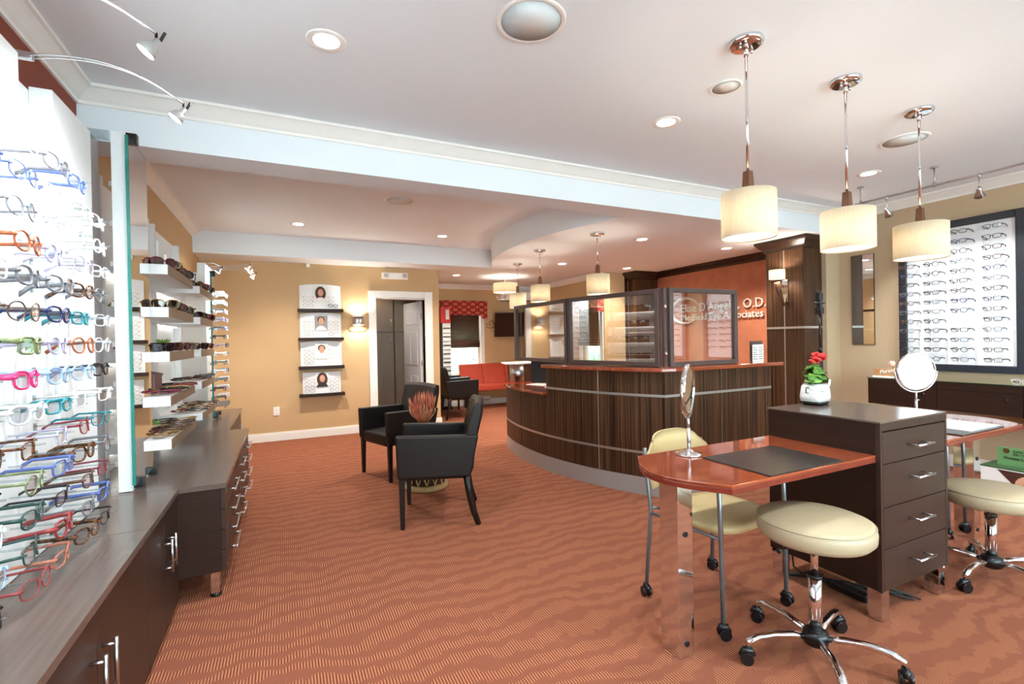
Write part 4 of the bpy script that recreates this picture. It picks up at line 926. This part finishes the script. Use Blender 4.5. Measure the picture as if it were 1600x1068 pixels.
# ------------------------------------------------------------------ dispensing desks, pedestal
t = thing('drawer_pedestal', 'dark wood four-drawer pedestal between the two desks', 'drawer pedestal')
B(2.47, 3.06, 1.27, 1.815, .145, .93).build('body', 'wenge', t, .002)
B(2.465, 3.065, 1.25, 1.82, .928, .936).build('top', 'wenge_top', t, .001)
B(2.466, 3.064, 1.25, 1.27, .892, .928).build('front_rail', 'wenge_front', t)
B(2.465, 2.482, 1.25, 1.27, .145, .892).box(3.048, 3.065, 1.25, 1.27, .145, .892).build('front_edge', 'wenge_front', t)
for i, (z0, z1) in enumerate(((.148, .338), (.342, .532), (.536, .735), (.739, .885))):
    d = B(2.485, 3.045, 1.25, 1.27, z0, z1).build('drawer', 'wenge_front', t, .0015)
    MB().cyl((2.69, 1.205, z1 - .075), (2.84, 1.205, z1 - .075), .006, n=10).cyl((2.705, 1.25, z1 - .075), (2.705, 1.205, z1 - .075), .0045, n=8).cyl((2.825, 1.25, z1 - .075), (2.825, 1.205, z1 - .075), .0045, n=8).build('handle', 'brushed', d)
for x in (2.51, 3.02):
    for y in (1.29, 1.78): B(x - .03, x + .03, y - .03, y + .03, .004, .145).build('leg', 'chrome', t)
def desk(mirror, label, px):
    s_ = -1 if mirror else 1
    t = thing('dispensing_desk', label, 'desk', (px, 0, 0), 0, 'cherry dispensing desks')
    def sx(x): return s_ * x
    pts = [(0, 1.268), (0, 1.806), (-.945, 1.806)]
    for i in range(1, 12):
        u = i / 12; a = pi / 2 + pi * u; pts.append((-.945 - .135 * sin(pi * u), 1.806 - .538 * u))
    pts.append((-.945, 1.268)); pts = [(sx(x), y) for x, y in pts]
    if s_ < 0: pts = pts[::-1]
    MB().prism(pts, .768, .78).build('table_top', 'cherry', t, .003)
    MB().prism([(x * .9995, 1.537 + (y - 1.537) * .9995) for x, y in pts], .745, .768).build('edge_band', 'cherry_edge', t, .003)
    xl = sx(-.965)
    l = B(xl - .042, xl + .042, 1.49, 1.595, .0, .745).build('leg', 'chrome', t, .002)
    for z in (.06, .52): MB().cyl((xl, 1.4895, z), (xl, 1.486, z), .012, n=12).build('screw_cap', 'black_plastic', l)
    x0, x1 = sorted((sx(-.72), sx(-.235)))
    p = B(x0, x1, 1.275, 1.62, .7803, .786).build('leather_pad', 'pad_dark', None, .001); p.location.x = px
    return t, p
d1, p1 = desk(False, 'cherry red dispensing desk with rounded end on chrome leg', 2.463); tag(p1, 'dark leather desk pad on the nearer cherry desk', 'desk pad')
d2, p2 = desk(True, 'cherry desk beyond the pedestal holding a bright round mirror', 3.067); tag(p2, 'dark leather desk pad with glossy sheets on farther desk', 'desk pad')
o = B(3.45, 3.80, 1.30, 1.60, .7865, .790).build('glossy_sheet', 'paper'); tag(o, 'pale glossy sheet lying on the farther desk pad', 'paper')
def vanity(x, y, rz, tilt, label):
    t = thing('vanity_mirror', label, 'mirror', (x, y, .781), rz, 'round desk mirrors')
    MB().lathe([(.062, 0), (.062, .006), (.045, .012), (.02, .018), (.012, .03)], n=32).build('base', 'chrome', t)
    MB().cyl((0, 0, .02), (0, 0, .13), .0085, n=14).cyl((0, 0, .12), (0, 0, .175), .006, n=12).cyl((.0, 0, .125), (.022, 0, .125), .004, n=8).build('stem', 'brushed', t)
    M = Matrix.Translation((0, 0, .312)) @ Matrix.Rotation(tilt, 4, 'X') @ Matrix.Rotation(pi / 2, 4, 'X')
    MB().lathe([(.112, -.010), (.122, -.011), (.124, 0), (.122, .011), (.112, .010), (.112, -.010)], n=40, close=False).xf(M).build('rim', 'chrome', t)
    for s_ in (-1, 1): MB().lathe([(.113, .006 * s_), (.0, .006 * s_)], n=40, close=False).xf(M).build('mirror_face', 'mirror', t)
    MB().tube([(.134 * cos(a), 0, .312 + .134 * sin(a)) for a in [pi + pi * i / 20 for i in range(21)]], .005, 8).build('yoke', 'brushed', t)
vanity(1.742, 1.70, math.radians(33), .04, 'round chrome vanity mirror standing edge-on on nearer desk')
vanity(3.70, 1.665, math.radians(-27), .0, 'round chrome vanity mirror glowing white on farther desk')
# toaster-shaped planter with red geranium
t = thing('potted_geranium', 'red flowering plant in white toaster-shaped pot on pedestal', 'potted plant', (2.80, 1.755, .936), .1)
def rr(w_, d_, r, n=5):
    out = []
    for cx, cy, a0 in ((w_ - r, d_ - r, 0), (-w_ + r, d_ - r, 90), (-w_ + r, -d_ + r, 180), (w_ - r, -d_ + r, 270)):
        for i in range(n + 1): a = math.radians(a0 + 90 * i / n); out.append((cx + r * cos(a), cy + r * sin(a)))
    return out
def loft(levels, mt, nm):
    vs = []; fs = []; k = len(levels[0][0])
    for P, z in levels: vs += [(x, y, z) for x, y in P]
    for i in range(len(levels) - 1):
        for j in range(k): fs.append((i * k + j, i * k + (j + 1) % k, (i + 1) * k + (j + 1) % k, (i + 1) * k + j))
    fs += [tuple(range(k - 1, -1, -1)), tuple((len(levels) - 1) * k + j for j in range(k))]
    return MB().add(vs, fs, True).build(nm, mt, t)
loft([(rr(.062, .05, .03), 0), (rr(.070, .056, .03), .022)], 'black_plastic', 'pot_base')
loft([(rr(.074, .06, .034), .022), (rr(.076, .062, .034), .05), (rr(.07, .056, .034), .108), (rr(.062, .048, .03), .118)], 'ceramic', 'pot')
MB().tube([(x * .92, y * .9, .121) for x, y in rr(.062, .048, .03)], .004, 6, closed=True).build('pot_rim', 'satin_grey', t)
B(-.06, -.03, -.0645, -.060, .082, .085).build('logo_line', 'ink', t)
lf = MB()
for i in range(46):
    a = random.uniform(0, 2 * pi); r = random.uniform(.015, .085); z = .125 + random.uniform(.0, .10) * (1 - r / .12) + random.uniform(0, .03); cx, cy = r * cos(a) - .012, r * sin(a) * .75
    s_ = random.uniform(.018, .03); tl = random.uniform(-.5, .3); n_ = 8; ro = random.uniform(0, 6)
    M = Matrix.Translation((cx, cy, z)) @ Matrix.Rotation(a, 4, 'Z') @ Matrix.Rotation(.9 + tl, 4, 'Y') @ Matrix.Rotation(ro, 4, 'Z')
    P = [(s_ * (1 + .12 * cos(4 * q)) * cos(q), s_ * (1 + .12 * cos(4 * q)) * sin(q), .25 * s_ * abs(cos(2 * q))) for q in [2 * pi * k / 12 for k in range(12)]]
    lm = MB().add([(0, 0, 0)] + P + [(p[0], p[1], p[2] - .0008) for p in P], [(0, 1 + k, 1 + (k + 1) % 12) for k in range(12)] + [(1 + k, 13 + k, 13 + (k + 1) % 12, 1 + (k + 1) % 12) for k in range(12)], True).xf(M)
    lm.build('leaf', 'leaf' if i % 3 else 'leaf_pale', t)
    MB().tube([(cx * .3, cy * .3, .115), (cx * .7, cy * .7, z - .02), (cx, cy, z)], .0018, 4).build('leaf_stalk', 'leaf', t)
for (hx, hy, hz, hr, hn) in ((.045, .0, .275, .034, 26), (-.012, -.01, .250, .024, 14)):
    MB().tube([(hx * .2, 0, .12), (hx * .7, hy, .2), (hx, hy, hz)], .003, 5).build('flower_stalk', 'leaf', t)
    for i in range(hn):
        u = random.uniform(-.5, 1); th_ = random.uniform(0, 2 * pi); q = math.sqrt(max(0, 1 - u * u)); c = (hx + hr * q * cos(th_), hy + hr * q * sin(th_), hz + hr * .8 * u)
        MB().ell(c, random.uniform(.009, .014), random.uniform(.009, .014), random.uniform(.006, .01), 7, 5).build('petal', 'petal', t)
B(.0, .022, -.055, -.053, .12, .155).build('plant_tag', 'paper', t).rotation_euler = (0, .3, 0)
MB().tube([(-.07, 0, .10), (-.098, 0, .105), (-.102, 0, .075), (-.076, 0, .07)], .003, 5).build('handle', 'black_plastic', t)
MB().cyl((.074, 0, .07), (.092, 0, .07), .005, n=8).cyl((.09, 0, .054), (.09, 0, .088), .010, n=10).build('lever', 'black_plastic', t)

# ------------------------------------------------------------------ caster chairs and stools
def caster(x, y, rz, parent, zt=.06):
    M = Matrix.Translation((x, y, 0)) @ Matrix.Rotation(rz, 4, 'Z')
    MB().cyl((-.022, -.004, .025), (-.008, -.004, .025), .025, n=16).cyl((.008, -.004, .025), (.022, -.004, .025), .025, n=16).tube([(0, -.028, .03), (0, -.012, .052), (0, .01, .055), (0, .024, .036)], [.010, .016, .016, .010], 8).cyl((0, .0, .05), (0, 0, zt), .007, n=8).xf(M).build('caster', 'caster_black', parent)
def guest_chair(label, loc, rz):
    t = thing('guest_chair', label, 'chair', loc, rz, 'cream guest chairs on casters')   # front is +y
    seat = []
    for i in range(40):
        a = 2 * pi * i / 40; c, s_ = cos(a), sin(a); seat.append((.225 * abs(c) ** .6 * (1 if c > 0 else -1), .215 * abs(s_) ** .6 * (1 if s_ > 0 else -1)))
    def ring(k, z): return [(x * k, y * k, z) for x, y in seat]
    lv = [ring(.9, .425), ring(1, .44), ring(1.01, .46), ring(.96, .478), ring(.7, .484)]; vs = sum(lv, []); fs = []
    for i in range(4):
        for j in range(40): fs.append((i * 40 + j, i * 40 + (j + 1) % 40, i * 40 + 40 + (j + 1) % 40, i * 40 + 40 + j))
    fs += [tuple(range(39, -1, -1)), tuple(160 + j for j in range(40))]
    MB().add(vs, fs, True).build('seat', 'vinyl_yellow', t)
    n, mz = 14, 8; vs = []; fs = []
    for face in (0, 1):
        for i in range(n + 1):
            u = -1 + 2 * i / n
            for j in range(mz + 1):
                v = j / mz; hw = .25 * (1 - .06 * (v - .35) ** 2 * 4) * (1 - .2 * max(0, v - .72) / .28 * abs(u) ** 3)
                z = .56 + .27 * v - .05 * max(0, v - .5) * 2 * abs(u) ** 3; y = -.245 - .05 * v + .05 * u * u + (-.016 if face else .012) * (1 - .6 * abs(u) ** 4) * (1 - .5 * abs(2 * v - 1) ** 4)
                vs.append((hw * u, y, z))
    K = (n + 1) * (mz + 1)
    for i in range(n):
        for j in range(mz):
            q = i * (mz + 1) + j; fs.append((q, q + 1, q + mz + 2, q + mz + 1)); fs.append((K + q, K + q + mz + 1, K + q + mz + 2, K + q + 1))
    for i in range(n):
        for j in (0, mz): q = i * (mz + 1) + j; fs.append((q, q + mz + 1, K + q + mz + 1, K + q))
    for j in range(mz):
        for i in (0, n): q = i * (mz + 1) + j; fs.append((q, q + 1, K + q + 1, K + q))
    MB().add(vs, fs, True).build('backrest', 'vinyl_yellow', t)
    for sd in (-1, 1):
        MB().tube([(sd * .252, .21, .055), (sd * .255, .205, .5), (sd * .255, .20, .655), (sd * .255, .17, .69), (sd * .255, -.14, .70)], .0105, 10).build('front_leg', 'tube_grey', t)
        MB().tube([(sd * .268, -.225, .055), (sd * .255, -.20, .45), (sd * .25, -.225, .62), (sd * .225, -.262, .76)], .0105, 10).build('rear_leg', 'tube_grey', t)
        MB().tube([(sd * .255, .205, .44), (sd * .255, -.20, .44)], .008, 8).build('side_rail', 'tube_grey', t)
        MB().tube([(sd * .255, -.195, .47), (sd * .2, -.19, .455)], .008, 8).build('strut', 'tube_grey', t)
        B(sd * .255 - .022, sd * .255 + .022, -.16, .14, .70, .718).build('armrest', 'black_plastic', t, .006)
        caster(sd * .252, .21, random.uniform(0, 6), t); caster(sd * .268, -.225, random.uniform(0, 6), t)
    return t
guest_chair('pale yellow guest chair on casters tucked under nearer desk', (1.967, 1.745, 0), pi + .1)
guest_chair('pale guest chair on casters behind the farther desk', (3.64, 1.80, 0), pi - .05)
def stool(label, loc, rz, mt, dz=0):
    t = thing('rolling_stool', label, 'stool', loc, rz, 'round rolling stools')
    MB().lathe([(.05, .508 + dz), (.15, .503 + dz), (.195, .510 + dz), (.212, .530 + dz), (.214, .562 + dz), (.208, .583 + dz), (.19, .594 + dz), (.1, .602 + dz), (0, .604 + dz)], n=44).build('seat', mt, t)
    MB().tube([(.2095 * cos(a), .2095 * sin(a), .583 + dz) for a in [2 * pi * i / 44 for i in range(44)]], .0025, 5, closed=True).build('piping', mt, t)
    MB().cyl((0, 0, .33), (0, 0, .508 + dz), .014, n=16).build('piston', 'chrome', t)
    MB().cyl((0, 0, .10), (0, 0, .345), .025, n=20).build('column', 'chrome', t); MB().cyl((0, 0, .34), (0, 0, .352), .027, n=20).build('collar', 'black_plastic', t)
    MB().lathe([(.03, .06), (.046, .07), (.05, .10), (.044, .12), (.027, .128)], n=24).build('hub', 'caster_black', t)
    MB().tube([(.03, .02, .5 + dz), (.17, .05, .485 + dz), (.19, .055, .482 + dz)], [.005, .005, .012], 8).build('lever', 'black_plastic', t)
    for k in range(5):
        a = 2 * pi * k / 5; c, s_ = cos(a), sin(a)
        MB().tube([(r * c, r * s_, z) for r, z in ((.035, .094), (.10, .108), (.18, .113), (.25, .105), (.285, .088), (.292, .072))], [.015, .016, .0165, .017, .0165, .014], 10, flat=.85).build('star_leg', 'chrome', t)
        caster(.292 * c, .292 * s_, a + 1.2 + k, t, .075)
    return t
stool('round cream stool with chrome star base at nearer desk', (1.965, 1.245, 0), math.atan2(1.37 - 1.245, 1.659 - 1.965), 'vinyl_cream')
stool('round cream stool with chrome star base by the farther desk', (3.45, 1.22, 0), pi, 'vinyl_cream', -.10)
t = thing('cable_bundle', 'tangled black cables and power brick under the pedestal', 'cables')
for k in range(5): MB().tube([(2.52 + .1 * i * .5 + random.uniform(-.03, .03), 1.72 - .07 * i + random.uniform(-.03, .03), .012 + abs(random.uniform(0, .05)) * (i % 2)) for i in range(7)], .005, 6).build('cable', 'wire', t)
B(2.58, 2.63, 1.38, 1.56, 0.003, .04).build('power_brick', 'black_plastic', t, .006); B(2.62, 2.66, 1.46, 1.66, .06, .085).build('power_strip', 'wood_pale', t, .004)
MB().tube([(2.56, 1.75, .145), (2.53, 1.72, .06), (2.55, 1.66, .02), (2.6, 1.6, .05)], .005, 6).build('cable', 'wire', t)

# ------------------------------------------------------------------ right-hand wall: boards, floating counter, mirror, tripod
def board(y0, y1, z0, z1, label, grp, ncol, nrow, cy, zr, glab, parts, skip=.0):
    t = thing('eyeglass_board', label, 'display board', (0, 0, 0), 0, 'framed white eyeglass boards')
    B(5.955, 5.998, y0 + .04, y1 - .04, z0 + .04, z1 - .04).build('white_back', 'board_white', t)
    for a, b, c, d in ((y0, y0 + .07, z0, z1), (y1 - .07, y1, z0, z1), (y0 + .07, y1 - .07, z0, z0 + .07), (y0 + .07, y1 - .07, z1 - .07, z1)): B(5.93, 5.999, a, b, c, d).build('frame_bar', 'frame_black', t, .006)
    pegm = MB().cyl((5.955, 0, 0), (5.83, 0, .004), .0028, n=5).mesh('peg', 'acrylic')
    for r in range(nrow):
        for c in range(ncol):
            if random.random() < skip: continue
            o = bpy.data.objects.new('peg', pegm); COL.objects.link(o); o.parent = t; o.location = (0, cy[c], zr[r])
            colr = random.choice(['black', 'black', 'grey', 'brown', 'navy']); st = random.choice(['rect', 'rect', 'round'])
            glasses((5.838, cy[c], zr[r] - .006), (0, 0, pi / 2 + random.uniform(-.12, .12)), st, colr, f'{colr} {sname[st]} eyeglasses, {ORD[r]} row down, {ORD[c]} column, {glab}', grp, parts=parts, th=.0027)
zr = [2.308 - .0943 * i for i in range(14)]
board(1.84, 2.815, .95, 2.435, 'white eyeglass board in dark frame above floating counter', 'eyeglasses on the framed board', 4, 14, [2.70, 2.49, 2.275, 2.035], zr, 'framed board over counter', True, .03)
board(.72, 1.62, .95, 2.435, 'white eyeglass board in dark frame outside the picture edge, seen mirrored', 'eyeglasses on the mirrored board', 3, 12, [1.45, 1.17, .89], zr[1:13], 'board reflected in counter glass', False, .05)
board(-.75, .35, .95, 2.435, 'wide white eyeglass board near shop windows, seen mirrored', 'eyeglasses on the wide mirrored board', 3, 12, [.15, -.2, -.55], zr[1:13], 'wide board reflected in counter glass', False, .05)
t = thing('floating_counter', 'dark wood floating drawer counter with glass top on wall', 'wall counter')
B(5.62, 5.998, .3, 2.95, .60, .868).build('body', 'wenge', t, .002)
B(5.595, 5.998, .29, 2.96, .869, .878).build('glass_top', 'counter_glass', t)
for a, b in ((2.36, 2.948), (1.77, 2.355), (1.18, 1.765), (.59, 1.175)):
    d = B(5.60, 5.62, a, b, .603, .80 if a < 2.3 else .865).build('drawer', 'wenge', t, .0015)
    MB().cyl((5.60, (a + b) / 2 - .19, .744), (5.586, (a + b) / 2 - .19, .744), .013, n=14).build('knob', 'chrome', d)
    if a < 2.3: B(5.60, 5.62, a, b, .803, .865).build('drawer', 'wenge', t, .0015)
B(5.68, 5.998, .3, 1.78, .50, .598).build('lower_box', 'wenge', t)
t = thing('wall_mirror', 'narrow frameless mirror on wall beside the eyeglass board', 'mirror', (0, 0, 0))
B(5.985, 5.998, 3.075, 3.31, 1.215, 2.24).build('backing', 'glass_edge', t); B(5.9835, 5.9845, 3.078, 3.307, 1.218, 2.237).build('mirror_face', 'mirror', t)
t = thing('brand_block', 'pale wooden sign block with white script lettering on counter', 'sign', (5.72, 0, .879))
B(0, .05, 2.715, 2.955, .0, .085).build('block', 'wood_pale', t, .003); B(-.01, .06, 2.71, 2.96, 0, .008).build('foot', 'paper', t)
text_obj('script_letters', 'Persol', .056, 'letter_white', basis((-.003, 2.895, .03), Vector((0, -.978, .0)) + Vector((0, 0, .2)), (0, .2, .98)), t, .002, .001, .3)
t = thing('artificial_tulip', 'pale pink artificial tulip behind the wooden sign block', 'flower', (5.80, 2.80, .879))
for i in range(6): MB().ell((.012 * cos(i * 1.05), .02 + .012 * sin(i * 1.05), .135), .02, .02, .032, 8, 6).build('petal', 'petal_pink', t)
MB().tube([(0, -.03, .0), (0, 0, .07), (0, .02, .12)], .004, 5).build('stem', 'leaf', t)
MB().tube([(0, -.03, .01), (0, -.07, .10), (0, -.12, .11), (0, -.15, .08)], [.006, .014, .012, .002], 6, flat=.3).build('leaf', 'leaf_pale', t); MB().tube([(.02, -.03, .01), (.02, -.05, .09), (.02, -.10, .08)], [.006, .012, .002], 6, flat=.3).build('leaf', 'leaf', t)
glasses((5.68, 1.80, .902), (0, 0, pi / 2), 'rect', 'white', 'white rectangular eyeglasses lying on the glass counter top', 'eyeglasses on counter glass')
t = thing('donation_box', 'white and green eyeglass donation box on floor by wall', 'box', (5.05, 1.845, 0))
B(.0, .38, -.46, 0, 0, .262).build('carton', 'paper', t, .003); B(.0, .38, -.462, .002, .262, .272).build('green_lid', 'green_dark', t)
B(.12, .14, -.46, -.06, .272, .415).build('header_card', 'green_card', t)
M_ = lambda y, z: basis((.1185, y, z), (0, -1, 0), (0, 0, 1))
text_obj('header_text', 'Lions Clubs International', .026, 'ink', M_(-.155, .385), t, .0006); text_obj('header_text', 'RECYCLE FOR SIGHT', .026, 'ink', M_(-.155, .358), t, .0006); text_obj('header_text', 'Donate Usable Eyeglasses', .030, 'ink', M_(-.10, .325), t, .0006, .0006)
MB().cyl((.1195, -.115, .39), (.118, -.115, .39), .02, n=14).build('emblem', 'walnut', t)
MB().extr([(-.001, -.10, .255), (-.001, -.46, .255), (-.001, -.46, .03), (-.001, -.30, .03)], (.0015, 0, 0)).build('print_dark', 'hair', t)
MB().extr([(-.0018, -.30 + .10 * cos(a), .16 + .08 * sin(a)) for a in [2 * pi * k / 20 for k in range(20)]], (.001, 0, 0)).build('print_face', 'skin', t)
# tripod stand beside column
t = thing('tripod_stand', 'black tripod stand with camera clamp beside the veneer column', 'tripod', (5.0, 3.075, 0))
for k in range(3):
    a = 2 * pi * k / 3 + .5; MB().tube([(0, 0, .62), (.36 * cos(a), .36 * sin(a), .015)], .009, 8).tube([(.0, 0, .35), (.17 * cos(a), .17 * sin(a), .33)], .006, 6).build('leg', 'black_plastic', t)
MB().cyl((0, 0, .3), (0, 0, 1.2), .014, n=12).cyl((0, 0, 1.15), (0, 0, 1.56), .010, n=12).build('pole', 'black_plastic', t)
for z in (.62, 1.18): MB().cyl((0, 0, z - .02), (0, 0, z + .02), .022, n=12).cyl((0, 0, z), (-.05, -.02, z + .01), .007, n=6).build('clamp_knob', 'black_plastic', t)
B(-.03, .03, -.03, .03, 1.55, 1.62).box(-.02, .02, -.02, .02, 1.62, 1.70).build('head', 'black_plastic', t, .005)
MB().cyl((-.09, 0, 1.665), (.09, 0, 1.665), .008, n=8).cyl((-.08, -.02, 1.60), (.02, 0, 1.58), .012, n=8).lathe([(.04, 1.655), (.055, 1.665), (.04, 1.675)], n=16).build('bracket', 'black_plastic', t)
B(-.035, .035, -.02, .02, 1.69, 1.77).build('device', 'black_plastic', t, .006); MB().cyl((0, 0, 1.77), (0, 0, 1.80), .02, n=12).build('dome', 'acrylic', t)
